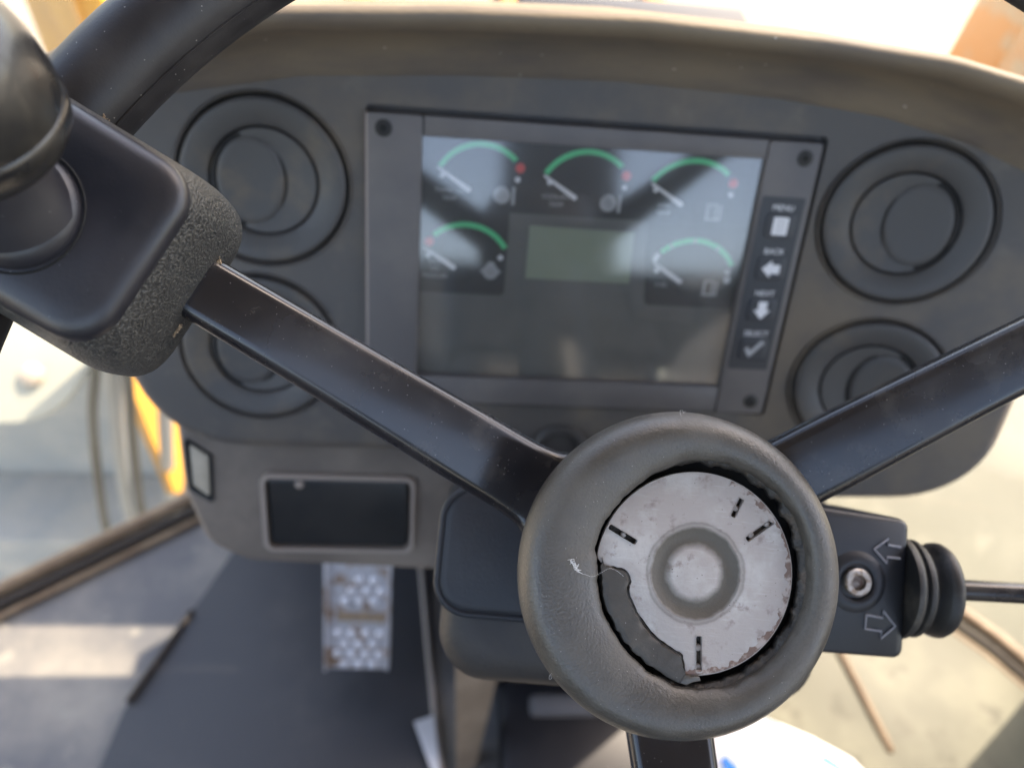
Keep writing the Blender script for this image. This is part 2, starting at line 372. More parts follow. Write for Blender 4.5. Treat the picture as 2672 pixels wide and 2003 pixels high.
def text(name, s, size, x, y, z, m, parent, rot=0.0, stretch=1.0):
    cu = bpy.data.curves.new(name, 'FONT'); cu.body = s; cu.size = size; cu.align_x = 'CENTER'; cu.align_y = 'CENTER'
    cu.extrude = 0.00008; cu.resolution_u = 3
    to = bpy.data.objects.new(name, cu); COL.objects.link(to)
    dg = bpy.context.evaluated_depsgraph_get(); dg.update()
    me = bpy.data.meshes.new_from_object(to.evaluated_get(dg))
    bpy.data.objects.remove(to); bpy.data.curves.remove(cu)
    me.transform(Matrix.Translation((x, y, z)) @ Matrix.Rotation(rot, 4, 'Z') @ Matrix.Diagonal((stretch, 1, 1, 1)))
    me.materials.clear()
    return link(name, me, m, parent, smooth=0)

def P(pts): return [(x * mm, y * mm) for x, y in pts]

# ------------------------------------------------------------------ frames
E_ = R(64)
DASH = Matrix(((1, 0, 0, 0.0822943), (0, math.cos(E_), -math.sin(E_), 0.3258840), (0, math.sin(E_), math.cos(E_), 0.8015991), (0, 0, 0, 1)))
WHEEL = Matrix(((0.9968937, 0.0642917, -0.0454930, 0.0794559), (-0.0787594, 0.8137697, -0.5758263, 0.1040601),
                (0.0, 0.5776206, 0.8163054, 0.8810329), (0, 0, 0, 1)))

# =================================================================== SETTING
FLOOR_OUT = [(-0.75, -0.9), (1.0, -0.9), (1.0, 0.30), (0.905, 0.375), (0.833, 0.452), (0.60, 0.64), (0.50, 0.70), (-0.28, 0.70), (-0.385, 0.622), (-0.60, 0.478), (-0.75, 0.36)]
floor = fin('floor', prism(FLOOR_OUT, -0.03, 0.0), 'floor', smooth=0); tag(floor, kind='structure')
gb = bmesh.new(); bmesh.ops.create_grid(gb, x_segments=40, y_segments=40, size=120)
for v in gb.verts: v.co.z = -1.55 + 0.06 * mnoise.noise(v.co * 0.2)
ground = fin('ground', gb, 'ground'); tag(ground, kind='structure')

fw = fin('sun_block_wall', box(-0.30, 0.54, 0.70, 0.73, -0.03, 0.66, 0.004), 'mat', smooth=30); tag(fw, kind='structure')  # added to keep the sun off the floor under the dash
fin('sun_block_cowl', box(0.06, 0.27, 0.685, 0.715, 0.655, 0.79, 0.004), 'mat', fw, 30)  # added and shaped to limit the sun patch on the left floor
# unseen cab shell added to shade the wheel and dash and fill screen reflections
cab = empty('unseen_cab_shell', Matrix.Translation((0.12, 0, 0)), 'unseen grey cab roof, rear wall and door panels added to shade the interior', 'cab')
fin('roof', box(-0.92, 0.92, -1.0, 0.62, 1.75, 1.83, 0.03), 'cab_paint', cab)
fin('rear_wall', box(-0.88, 0.88, -0.98, -0.92, -0.05, 0.80, 0.01), 'cab_paint', cab)
fin('rear_rail', box(-0.88, 0.88, -0.975, -0.925, 0.985, 1.035, 0.005), 'cab_paint', cab)
for a_, b_ in ((-0.88, -0.07), (0.125, 0.155), (0.40, 0.88)): fin('reflected_infill', box(a_, b_, -0.97, -0.93, 0.79, 0.99, 0.004), 'cab_paint', cab)  # gaps between these placed to put bright patches in the screen reflection
for sx in (-1, 1):
    fin('rear_pillar', box(sx * 0.84 - 0.05, sx * 0.84 + 0.05, -0.98, -0.90, 0.94, 1.76, 0.01), 'cab_paint', cab)
    fin('door_pillar', box(sx * 0.89 - 0.03, sx * 0.89 + 0.03, -0.08, 0.0, 0.0, 1.76, 0.01), 'cab_paint', cab)
    fin('door_panel', box(sx * 0.885 - 0.015, sx * 0.885 + 0.015, -0.92, -0.08 if sx < 0 else 0.415, -0.05, 0.80, 0.01), 'cab_paint', cab)
    fin('front_pillar', tube([(sx * 0.72, 0.56, 1.77), (sx * 0.74, 0.585, 0.84)], 0.028, 10), 'cab_paint', cab)  # pillar cut short to keep its shadow off the right floor
seat = empty('reflection_seat', Matrix.Translation((0.22, -0.50, 0)), 'unseen dark cloth seat added to darken the screen reflection', 'seat')  # added out of view as a dark shape in the screen reflection
fin('seat_cushion', box(-0.24, 0.24, -0.1, 0.32, 0.36, 0.47, 0.04, 3), 'seat', seat)
fin('backrest', box(-0.24, 0.24, -0.22, -0.10, 0.45, 0.77, 0.05, 3), 'seat', seat)
fin('headrest', box(-0.11, 0.11, -0.21, -0.12, 0.97, 1.26, 0.04, 3), 'seat', seat)
for sx in (-0.03, 0.03): fin('headrest_post', tube([(sx, -0.165, 0.75), (sx, -0.165, 1.0)], 0.008, 10), 'seat', seat)
fin('seat_base', box(-0.16, 0.16, -0.1, 0.24, 0.0, 0.37, 0.02), 'seat', seat)

# =================================================================== DASHBOARD
def bend(u):
    x = u - 0.115
    if x <= -0.02: return 0.0
    if x >= 0.02: return 0.3 * x
    return 0.3 * (x + 0.02) ** 2 / 0.08
VT = [(-275, 90), (-262, 98), (-220, 113), (-155, 126), (-76, 131.7), (5, 134.6), (92, 132.2), (148, 127.6), (190, 118.6), (235, 102), (262, 88), (275, 78)]
def vtop(u):
    u = u / mm
    for (a, va), (b, vb) in zip(VT, VT[1:]):
        if a <= u <= b:
            t = (u - a) / (b - a); return (va + (vb - va) * t) * mm
    return VT[0][1] * mm if u < 0 else VT[-1][1] * mm
dash = empty('dashboard', DASH, 'dark grey moulded loader dashboard with four round air vents', 'dashboard')
pod_pts = P(rpoly([(-262, 200), (-262, -121), (-75, -121), (-35, -138), (165, -140), (257, -119), (262, 200)], [0, 62, 10, 20, 30, 88, 0], 10)[1:-1])
i_br = len(pod_pts)
pod_pts = [p for p in pod_pts]
top = [(u * mm, vtop(u * mm) - 0.022) for u in (262, 235, 200, 160, 120, 80, 40, 0, -40, -80, -120, -160, -200, -235, -262)]
outline = [p for p in pod_pts if True]
# the rounded polygon starts at the lower left corner and ends at the lower right one: close it over the top
k0 = 0
outline = pod_pts + top
bm = prism(outline, -0.30, 0.0)
ft = max(bm.faces, key=lambda f: f.calc_center_median().z)
be = [e for e in ft.edges if (e.verts[0].co.y + e.verts[1].co.y) / 2 < 0.055]
bmesh.ops.bevel(bm, geom=be, offset=0.017, segments=6, profile=0.5, affect='EDGES', clamp_overlap=True)
pod = fin('pod', bm, 'dash', dash)
VENTS = [(-176.5, 42.5, 0), (-184.0, -53.0, 0), (115 + 60 * 0.958, 43.7, 1), (115 + 66 * 0.958, -56.0, 1)]
cut = []
def cutter(bm):
    o = fin('cutter', bm, None, None, smooth=0); o.matrix_world = DASH; return o
cut.append(cutter(prism(P(rrect(-123.4, 124.2, -83.6, 85.5, 3)), -0.008, 0.05)))
for (u, v, s) in VENTS:
    cut.append(cutter(lathe([(0.0455, -0.05), (0.0455, 0.05)], 64, u * mm, v * mm, True, True)))
bpy.context.view_layer.update()
pod = boolean(pod, cut)
# the right wing of the pod turns towards the driver
b2 = bmesh.new(); b2.from_mesh(pod.data)
for u in range(95, 262, 5):
    bmesh.ops.bisect_plane(b2, geom=b2.verts[:] + b2.edges[:] + b2.faces[:], plane_co=(u * mm, 0, 0), plane_no=(1, 0, 0), dist=1e-6)
for v in b2.verts: v.co.z += bend(v.co.x)
b2.to_mesh(pod.data); b2.free()
pod.parent = dash; smooth_obj(pod, 40)
# hood: lip that overhangs the dials, its top in the sun
prof = [(-0.010, -36), (-0.0010, -31), (0.0030, -26), (0.0090, -19), (0.0175, -13.5), (0.0280, -10.5), (0.0380, -9.0), (0.0450, -7.8), (0.0500, -5.6),
        (0.0528, -2.8), (0.0522, -0.4), (0.0500, 1.2), (0.0440, 2.2), (0.0250, 3.4), (-0.05, 6.0), (-0.16, 8.0), (-0.33, -6.0)]
def hood_loops(pr):
    out = []
    for i in range(81):
        u = (-275 + 550 * i / 80) * mm
        e = min(1.0, max(0.0, min(u + 0.275, 0.275 - u) / 0.03)); e = math.sqrt(max(0.0, 1 - (1 - e) ** 2))
        out.append([(u, vtop(u) + d * mm - (1 - e) * 0.02, bend(u) + wv * (0.35 + 0.65 * e if wv > 0 else 1)) for wv, d in pr])
    return out
fin('hood', loft(hood_loops(prof[:12]), False, False, closed=False), 'hood', dash, 60)
fin('hood_top', loft(hood_loops(prof[11:]), False, False, closed=False), 'hood_top', dash, 60)

def vent(u, v, s, flap_ang, name='air_vent'):
    base = Matrix.Translation((u * mm, v * mm, bend(u * mm))) @ (Matrix.Rotation(-math.atan(0.3), 4, 'Y') if s else Matrix.Identity(4))
    ring = fin(name, lathe([(0.0432, -0.035), (0.0432, -0.0005), (0.0428, 0.0010), (0.0418, 0.0018), (0.0400, 0.0019), (0.0345, 0.0008), (0.0305, -0.0006),
                            (0.0292, -0.0012), (0.0283, -0.0024), (0.0283, -0.034)], 72), 'vent', dash, 50, base)
    groove = fin('vent_collar', lathe([(0.0462, -0.03), (0.0462, 0.0004), (0.0456, 0.0014), (0.0447, 0.0004), (0.0445, -0.03)], 72), 'dash', ring, 50, base)
    fin('vent_ball', lathe([(0.0276, -0.012), (0.0276, -0.0022), (0.0270, -0.0014), (0.0255, -0.0014), (0.0200, -0.0026), (0.0120, -0.0034), (0.0001, -0.0036)], 64, 0, 0, False, True), 'vent', ring, 50, base)
    sg = -1 if flap_ang > 0 else 1
    fx = base @ Matrix.Translation((sg * 0.0068, 0, -0.0018)) @ Matrix.Rotation(R(flap_ang), 4, 'Y')
    fin('flap_gap', lathe([(0.0210, -0.003), (0.0210, -0.0001), (0.0195, 0.0001), (0.0180, -0.0003)], 56), 'black', ring, 50, fx @ Matrix.Diagonal((0.93, 1.22, 1, 1)))
    fin('vent_flap', lathe([(0.0186, -0.003), (0.0186, 0.0004), (0.0180, 0.0009), (0.0150, 0.0006), (0.0001, 0.0002)], 56, 0, 0, False, True), 'vent', ring, 50, fx @ Matrix.Diagonal((0.93, 1.22, 1, 1)))
    fin('vent_back', disc(0, 0, 0.0282, -0.033, 0.001, 40), 'black', ring, 30, base)
    return ring
vent(*VENTS[0], 5)
vent(*VENTS[1], 4)
vent(*VENTS[2], -5)
vent(*VENTS[3], -4)
# power socket under the instrument panel
sk = Matrix.Translation((-0.003, -0.113, 0.0))
pw = fin('power_socket', lathe([(0.0175, -0.01), (0.0175, 0.002), (0.0160, 0.0040), (0.0135, 0.0040), (0.0120, 0.0020), (0.0110, -0.004), (0.0001, -0.004)], 40), 'vent', dash, 40, sk)
for a in (200, 340, 90):
    fin('socket_hole', disc(0.006 * math.cos(R(a)), 0.006 * math.sin(R(a)), 0.0022, -0.0039, 0.0004, 14), 'black', pw, 0, sk)

# lower panel with the ashtray and the rocker
lp = P(rpoly([(-243, -100), (-243, -165), (-232, -205), (-205, -220), (-66, -226), (-62, -100)], [0, 40, 25, 30, 6, 0], 6))
bm = prism(lp, -0.16, -0.018, 0.009, 4)
lower = fin('lower_panel', bm, 'lower', dash, 40)
cut = [cutter(prism(P(rrect(-191.5, -95, -205.5, -148.5, 5)), -0.034, 0.05)),
       cutter(prism(P(rpoly([(-239, -122), (-222, -135), (-224, -172), (-239, -161)], 2)), -0.032, 0.05))]
bpy.context.view_layer.update()
boolean(lower, cut); lower.parent = dash; smooth_obj(lower, 40)
fr_o = P(rrect(-193.8, -93.2, -207.2, -146.2, 7, 6)); fr_i = P(rrect(-190.5, -96, -204.5, -149.5, 5, 6))
frm = fin('tray_frame', loft([[(x, y, -0.030) for x, y in fr_o], [(x, y, -0.0165) for x, y in fr_o], [(x * 0.997 - 0.0004, y * 0.997 - 0.0005, -0.0142) for x, y in fr_o],
                              [(x, y, -0.0142) for x, y in fr_i], [(x, y, -0.030) for x, y in fr_i]], False, False), 'frame_chrome', lower, 30)
lid = fin('tray_lid', prism(P(rrect(-189.5, -97, -203.5, -150.5, 4)), -0.034, -0.0165, 0.0025, 3), 'tray', lower, 40)
fin('lid_knob', disc(-0.1685, -0.1545, 0.003, -0.0168, 0.0015, 14, 0.0006), 'frame_chrome', lower)
rk = fin('rocker_switch', prism(P(rpoly([(-236.5, -127), (-225, -136), (-226.5, -168), (-237, -158.5)], 1.5)), -0.034, -0.0178, 0.002, 2), 'rocker', lower, 40)
fin('rocker_bezel', loft([[(x * mm, y * mm, z) for x, y in rpoly(q, 2)] for z, q in
    ((-0.030, [(-239, -122), (-222, -135), (-224, -172), (-239, -161)]), (-0.0168, [(-239, -122), (-222, -135), (-224, -172), (-239, -161)]),
     (-0.0172, [(-237.2, -125.6), (-224, -135.8), (-225.6, -169.2), (-237.4, -160)]), (-0.030, [(-237.2, -125.6), (-224, -135.8), (-225.6, -169.2), (-237.4, -160)]))], False, False), 'tray', lower, 30)

# =================================================================== INSTRUMENT PANEL
ip = empty('instrument_panel', DASH @ Matrix.Translation((0, 0, 0.001)), 'rectangular grey gauge cluster with five green dials and button strip', 'gauge panel')
fin('left_strip', prism(P(rrect(-122, -93.8, -82, 82, 2.0)), -0.008, 0.0030, 0.0010, 2), 'bezel', ip)
fin('right_strip', prism(P(rrect(92.0, 122, -82, 82, 2.0)), -0.008, 0.0030, 0.0010, 2), 'bezel', ip)
fin('top_bar', prism(P(rrect(-93.4, 91.6, 71.6, 82, 0.8)), -0.008, 0.0020, 0.0008, 2), 'bezel', ip)
fin('bottom_bar', prism(P(rrect(-93.4, 91.6, -82, -64.8, 0.8)), -0.008, 0.0020, 0.0008, 2), 'bezel', ip)
fin('bezel_lit_edge', box(-0.1230, -0.1219, -0.0815, 0.0815, -0.006, 0.0024), 'bezel_lit_edge', ip, 0)  # pale strip coloured as light catching the left side of the bezel
for u, v in ((-113.8, 74.5), (113, 73.6), (113.2, -73.4), (-113.8, -73.6)):
    s = fin('screw', disc(u * mm, v * mm, 0.0044, 0.0030, 0.0007, 24, 0.0004), 'screw', ip)
    fin('screw_socket', disc(u * mm, v * mm, 0.0022, 0.00372, 0.0001, 6), 'black', s, 0)
fin('back_panel', prism(P([(-94, -65.2), (92, -65.2), (92, 72), (-94, 72)]), -0.008, -0.0045), 'face_grey', ip, 0)
fin('dial_plate', prism(P([(-93.6, 33.4), (91.8, 33.4), (91.8, 71.8), (-93.6, 71.8)]), -0.0046, -0.0038), 'face_black', ip, 0)
fin('dial_plate', prism(P(rpoly([(-93.6, -14.5), (-45, -14.5), (-45, 33.3), (-93.6, 33.3)], [0, 3, 0, 0])), -0.0046, -0.0038), 'face_black', ip, 0)
fin('dial_plate', prism(P(rpoly([(38.5, -16), (91.8, -16), (91.8, 33.3), (33.5, 33.3)], [3, 0, 0, 0])), -0.0046, -0.0038), 'face_black', ip, 0)
lcd = fin('display', prism(P([(-33.2, -3.6), (27.5, -3.6), (26.5, 26.2), (-33.2, 26.9)]), -0.0046, -0.0040), 'lcd', ip, 0)
fin('screen_glass', prism(P([(-93.7, -64.7), (91.8, -64.7), (91.8, 71.5), (-93.7, 71.5)]), -0.0010, -0.0008), 'glass_panel', ip, 0)
ZF = -0.0038
def circ3(a, b, c):
    ax, ay = a; bx, by = b; cx_, cy_ = c
    d = 2 * (ax * (by - cy_) + bx * (cy_ - ay) + cx_ * (ay - by))
    x = ((ax ** 2 + ay ** 2) * (by - cy_) + (bx ** 2 + by ** 2) * (cy_ - ay) + (cx_ ** 2 + cy_ ** 2) * (ay - by)) / d
    y = ((ax ** 2 + ay ** 2) * (cx_ - bx) + (bx ** 2 + by ** 2) * (ax - cx_) + (cx_ ** 2 + cy_ ** 2) * (bx - ax)) / d
    return x, y, math.hypot(ax - x, ay - y)
def ring_icon(x, y, r0, r1): return sector(x * mm, y * mm, r0 * mm, r1 * mm, 0, 2 * math.pi, ZF, 28)
def gauge(arcL, top_, arcR, red, dotR, ntip, nend, dotL, icon, cap, lines, kind, text_m='white_dim'):
    x, y, r = circ3(arcL, top_, arcR)
    aL = math.atan2(arcL[1] - y, arcL[0] - x); aR = math.atan2(arcR[1] - y, arcR[0] - x)
    if aL < aR: aL += 2 * math.pi
    hubx, huby = nend[0] + 3.5, nend[1] - 1.8
    g = fin('gauge', disc(hubx * mm, huby * mm, 0.0062, ZF, 0.0006, 32, 0.0004), 'face_black', ip)
    fin('green_arc', sector(x * mm, y * mm, (r - 1.45) * mm, (r + 1.45) * mm, aR, aL, ZF, 40), 'green', g, 0)
    if red: fin('red_zone', disc(red[0] * mm, red[1] * mm, 0.0026, ZF, 0.00028, 20), 'red', g, 0)
    fin('scale_dot', disc(dotR[0] * mm, dotR[1] * mm, 0.0015, ZF, 0.00025, 16), 'white', g, 0)
    fin('scale_dot', disc(dotL[0] * mm, dotL[1] * mm, 0.0015, ZF, 0.00025, 16), 'white', g, 0)
    d = Vector((nend[0] - ntip[0], nend[1] - ntip[1])); n = Vector((-d.y, d.x)).normalized()
    a, b = Vector(ntip), Vector(nend)
    pts = [a + n * 0.65, a - n * 0.65, b - n * 1.35, b + n * 1.35]
    fin('needle', prism(P(rpoly([tuple(p) for p in pts], [0.5, 0.5, 1.2, 1.2], 4)), ZF + 0.0009, ZF + 0.0016), 'white', g, 0)
    ix, iy = icon
    if kind == 'temp':
        fin('icon', ring_icon(ix - 1.2, iy, 2.5, 4.6), text_m, g, 0)
        fin('icon', prism(P(rrect(ix + 4.2, ix + 6.0, iy - 5, iy + 5, 0.8)), ZF, ZF + 0.0002), text_m, g, 0)
        fin('icon', disc((ix - 1.2) * mm, iy * mm, 0.0012, ZF, 0.0002, 14), text_m, g, 0)
    elif kind == 'oil':
        fin('icon', sector(ix * mm, (iy - 0.6) * mm, 0.0026, 0.0044, 0, 2 * math.pi, ZF), text_m, g, 0)
        fin('icon', prism(P([(ix - 6.2, iy - 0.5), (ix - 3.6, iy - 2), (ix - 3.6, iy + 1.5)]), ZF, ZF + 0.0002), text_m, g, 0)
        fin('icon', prism(P([(ix + 6.2, iy - 0.5), (ix + 3.6, iy + 1.5), (ix + 3.6, iy - 2)]), ZF, ZF + 0.0002), text_m, g, 0)
        fin('icon', prism(P([(ix - 2.6, iy + 2.8), (ix + 2.6, iy + 2.8), (ix + 1.6, iy + 5.2), (ix - 1.6, iy + 5.2)]), ZF, ZF + 0.00022), text_m, g, 0)
    else:
        for q in ([(-4.4, -4.8), (4.4, -4.8), (4.4, -3.6), (-4.4, -3.6)], [(-4.2, -3.6), (-2.8, -3.6), (-2.8, 4.4), (-4.2, 4.4)], [(1.0, -3.6), (2.2, -3.6), (2.2, 4.4), (1.0, 4.4)],
                  [(-2.8, 3.4), (1.0, 3.4), (1.0, 4.4), (-2.8, 4.4)], [(3.4, -3.6), (4.5, -3.6), (4.5, 4.0), (3.4, 4.0)]):
            fin('icon', prism(P([(ix + px, iy + py) for px, py in q]), ZF, ZF + 0.0002), text_m, g, 0)
    for j, ln in enumerate(lines):
        text('caption', ln, 0.0034, cap[0] * mm, (cap[1] + (len(lines) - 1) * 2.1 - j * 4.2) * mm, ZF + 0.0001, text_m, g)
    return g
gauge((-84, 56.2), (-63, 68.9), (-43.6, 61.5), (-41, 57.7), (-42, 51.5), (-85.3, 55.8), (-67.3, 44.1), (-82.7, 51.5), (-48.8, 42.6), (-78.6, 41.5), ['TRANS OIL', 'TEMP'], 'temp')
gauge((-26.8, 55.8), (-5.1, 68.6), (14.6, 61.8), (17.6, 57.2), (17.3, 50.9), (-27.9, 54.9), (-8.9, 43.3), (-24.3, 51.2), (10.5, 41.8), (-19.7, 41.4), ['COOLANT', 'TEMP'], 'temp')
gauge((32.7, 55.6), (53.9, 67.6), (74.8, 61.4), (78.2, 56.8), (78.0, 50.7), (32.1, 54.3), (51, 43.2), (35.1, 50.8), (69.9, 40.5), (41.0, 40.3), ['HYD', 'TEMP'], 'tank')
gauge((-86.2, 18.7), (-70.3, 25.4), (-46.2, 13.3), (-88.8, 14.9), (-48.4, 7.7), (-91.4, 11.7), (-73.6, 0.3), (-89.2, 7.2), (-53.5, -0.2), (-85.2, -0.5), ['ENG', 'OIL', 'PRESSURE'], 'oil')
g5 = gauge((43.7, 15.9), (62.3, 23.7), (86.7, 10.2), None, (84.9, 6.0), (40.2, 9.5), (58, -1.2), (42.6, 5.0), (76, -3.8), (46.7, -3.4), ['FUEL'], 'tank')
fin('reserve_zone', prism(P(rpoly([(39.0, 10.5), (41.6, 9.8), (43.2, 14.6), (41.0, 16.0)], 1.0)), ZF, ZF + 0.0003), 'white', g5, 0)
fin('scale_dot', disc(0.0855, 0.0014, 0.0021, ZF, 0.0002, 16), 'white', g5, 0)
for u, v in ((49.0, 19.9), (62.3, 23.6), (76.4, 19.7)):
    fin('scale_dot', disc(u * mm, v * mm, 0.0011, ZF, 0.0004, 12), 'white_dim', g5, 0)
strip = fin('button_strip', prism(P(rrect(94.0, 118.6, -51.5, 52.4, 1.0)), 0.0030, 0.0034), 'btn_strip', ip, 0)
for (v, word, ic) in ((36.4, 'MENU', 'list'), (11.6, 'BACK', 'left'), (-13.4, 'NEXT', 'down'), (-38.4, 'SELECT', 'check')):
    cx_ = 106.8
    b = fin('button', prism(P(rrect(cx_ - 8.6, cx_ + 8.6, v - 7.2, v + 7.0, 3.0)), 0.0034, 0.0042, 0.0005, 2), 'btn', ip, 30)
    fin('button_well', prism(P(rrect(cx_ - 6.2, cx_ + 6.2, v - 5.2, v + 5.2, 1.2)), 0.0042, 0.00432), 'btn_strip', b, 0)
    z = 0.00433
    if ic == 'list':
        fin('icon', prism(P(rrect(cx_ - 4.4, cx_ + 4.4, v - 5.0, v + 5.0, 0.5)), z, z + 0.0002), 'white', b, 0)
        for dv in (-2.6, 0, 2.6): fin('icon_line', prism(P(rrect(cx_ - 2.6, cx_ + 2.6, v + dv - 0.35, v + dv + 0.35, 0.1)), z + 0.0002, z + 0.0003), 'white_dim', b, 0)
    elif ic == 'check':
        fin('icon', prism(P([(cx_ - 5.4, v + 0.4), (cx_ - 3.6, v + 2.0), (cx_ - 2.0, v - 1.0), (cx_ + 4.4, v + 6.2), (cx_ + 6.0, v + 4.4), (cx_ - 2.0, v - 5.0)]), z, z + 0.0002), 'white_dim', b, 0)
    else:
        ar = [(-5.4, 0), (0, 5.0), (0, 2.6), (5.2, 2.6), (5.2, -2.6), (0, -2.6), (0, -5.0)]
        if ic == 'down': ar = [(-y, x) for x, y in ar]
        fin('icon', prism(P([(cx_ + x, v + y) for x, y in ar]), z, z + 0.0002), 'white', b, 0)
    text('button_word', word, 0.0046, cx_ * mm, (v + 10.0) * mm, 0.0036, 'white', b)

# =================================================================== STEERING WHEEL
wh = empty('steering_wheel', WHEEL, 'black three spoke steering wheel with worn hub and torn centre cap', 'steering wheel')
RR, RM, RW = 0.231, 0.0146, 0.0113
loops = []
for i in range(160):
    a = 2 * math.pi * i / 160
    lp_ = []
    for j in range(28):
        b = 2 * math.pi * j / 28
        rr = RM * (1 + (0.035 if j == 14 else 0))       # the mould seam on the inner side
        lp_.append(((RR + rr * math.cos(b)) * math.cos(a), (RR + rr * math.cos(b)) * math.sin(a), RW + rr * 0.98 * math.sin(b)))
    loops.append(lp_)
loops.append(loops[0])
fin('rim', loft(loops, False, False), 'rim', wh, 60)
def tor(r, w, t): return [(r * math.cos(2 * math.pi * i / 160), r * math.sin(2 * math.pi * i / 160), w) for i in range(161)]
fin('rim_seam', tube(tor(RR - 0.0139, RW + 0.0048, 0), 0.00055, 6, False), 'rim', wh, 60)

def spoke(ang, stations):
    d = Vector((math.cos(R(ang)), math.sin(R(ang)), 0)); n = Vector((-d.y, d.x, 0))
    loops = []
    fine = []
    keys = [(s[0], s[1], s[2], s[3], s[4]) for s in stations]
    vecs = smooth_path([Vector((k[0], k[1], k[2])) for k in keys], 6)
    ext = smooth_path([Vector((k[3], k[4], 0)) for k in keys], 6)
    for v, e in zip(vecs, ext):
        r_, w_, wid = v; off, th = e.x, e.y
        sec = rpoly([(-wid / 2, -th / 2), (wid / 2, -th / 2), (wid / 2, th / 2), (-wid / 2, th / 2)], [2.4, 2.4, 4.6, 4.6], 6)
        loops.append([tuple((d * r_ + n * (x + off)) * mm + Vector((0, 0, (w_ + z) * mm))) for x, z in sec])
    return loft(loops)
# radius, height, width, sideways offset, thickness
fin('spoke', spoke(154.6, [(30, -41, 52, 0, 10), (44, -40, 36, 0, 10), (54, -39, 29, 0, 10), (80, -31, 27, 0, 11), (120, -17, 24, 0, 11), (160, -2, 21.5, 0, 11), (200, 6, 20, 0, 11), (222, 9, 20, 0, 11)]), 'spoke', wh, 50)
fin('spoke', spoke(36.0, [(30, -41, 48, 0, 10), (44, -40, 34, 0, 10), (54, -39, 29, 0, 10), (80, -31, 27.5, 0, 11), (120, -17, 24.5, 0, 11), (160, -2, 22, 0, 11), (200, 6, 20, 0, 11), (222, 9, 20, 0, 11)]), 'spoke', wh, 50)
fin('spoke', spoke(-80.5, [(30, -41, 36, 0, 10), (44, -40, 32, 0, 10), (54, -39, 31, 0, 10), (80, -31, 29, 0, 11), (120, -17, 25, 0, 11), (160, -2, 22, 0, 11), (200, 6, 20, 0, 11), (222, 9, 20, 0, 11)]), 'spoke', wh, 50)

# hub ring with an uneven torn opening
HOLE = [(-28.4, 5.7), (-27.2, 2.9), (-26.6, -2.5), (-25.6, -8.7), (-23.8, -13.6), (-19.3, -20.8), (-12.9, -27.2), (-6.1, -31.7), (1.3, -34.9), (7.9, -35.3), (17.6, -33.9), (28.9, -27.1),
        (37.0, -17.0), (41.2, -5.1), (41.4, 3.9), (38.4, 16.5), (32.6, 25.6), (22.6, 32.8), (12.3, 36.4), (2.3, 36.7), (-9.2, 31.8), (-19.1, 23.8), (-25.5, 14.2)]
HC = Vector((5.5, 1.0))
hp = sorted([(math.atan2(y - HC.y, x - HC.x), math.hypot(x - HC.x, y - HC.y)) for x, y in HOLE])
def hole_r(a):
    a = (a + math.pi) % (2 * math.pi) - math.pi
    n = len(hp)
    for i in range(n):
        a0, r0 = hp[i]; a1, r1 = hp[(i + 1) % n]
        if i == n - 1: a1 += 2 * math.pi
        aa = a if a >= a0 else a + 2 * math.pi
        if a0 <= aa <= a1: return r0 + (r1 - r0) * (aa - a0) / (a1 - a0)
    return hp[0][1]
NH = 240
def jag(a, s, k=1.0): return k * (mnoise.noise(Vector((math.cos(a) * s, math.sin(a) * s, 3.1))) + 0.5 * mnoise.noise(Vector((math.cos(a) * s * 3, math.sin(a) * s * 3, 7.7))))
angs = [2 * math.pi * i / NH for i in range(NH)]
def hole_loop(dr, w_, k): return [((HC.x + (hole_r(a) + dr + jag(a, 7, k)) * math.cos(a)) * mm, (HC.y + (hole_r(a) + dr + jag(a, 7, k)) * math.sin(a)) * mm, w_ * mm) for a in angs]
def blend_loop(f, r_, w_):
    out = []
    for a in angs:
        hx, hy = HC.x + hole_r(a) * math.cos(a), HC.y + hole_r(a) * math.sin(a)
        k = 1 + 0.034 * f; out.append(((hx * (1 - f) + (r_ * k * math.cos(a) + 1.0) * f) * mm, (hy * (1 - f) + (r_ * k * math.sin(a) - 0.5) * f) * mm, w_ * mm))
    return out
ring = [hole_loop(1.5, -14, 0.2), hole_loop(0.4, -7.5, 0.5), hole_loop(-0.3, -4.6, 0.5), hole_loop(0.2, -3.6, 0.5), blend_loop(0.18, 42.5, -2.4), blend_loop(0.5, 42.5, -0.9), blend_loop(0.85, 42.8, -0.15),
        blend_loop(1, 44.0, -0.1), blend_loop(1, 45.8, -0.7), blend_loop(1, 47.8, -2.2), blend_loop(1, 49.4, -4.6), blend_loop(1, 50.4, -7.6), blend_loop(1, 50.8, -10.6), blend_loop(1, 50.7, -12.0),
        blend_loop(1, 50.2, -12.6), blend_loop(1, 50.4, -13.4), blend_loop(1, 49.8, -18), blend_loop(1, 48.8, -30), blend_loop(1, 47.0, -40), blend_loop(1, 40, -46)]
hubo = fin('hub_ring', loft(ring, False, True), 'hub', wh, 60)
# torn inner layer showing in the gap on the right and below
tl = []
for dr, w_, k in ((1.0, -5.2, 0.2), (-1.3, -6.2, 1.6), (-2.0, -7.4, 1.6), (-1.0, -10.5, 0.6), (1.2, -12, 0.2)):
    lp_ = []
    for a in [R(-108) + (R(118) - R(-108)) * i / 150 for i in range(151)]:
        f = math.sin(math.pi * min(1, max(0, (a - R(-108)) / R(226)))) ** 0.35
        rr = hole_r(a) + (dr if dr > 0 else dr * f) + jag(a, 9, k) * f
        lp_.append(((HC.x + rr * math.cos(a)) * mm, (HC.y + rr * math.sin(a)) * mm, w_ * mm))
    tl.append(lp_)
fin('torn_edge', loft(tl, False, False, closed=False), 'torn', hubo, 60)
fin('hub_floor', disc(0.0055, 0.001, 0.0385, -0.0150, 0.001, 60), 'black', hubo, 30)
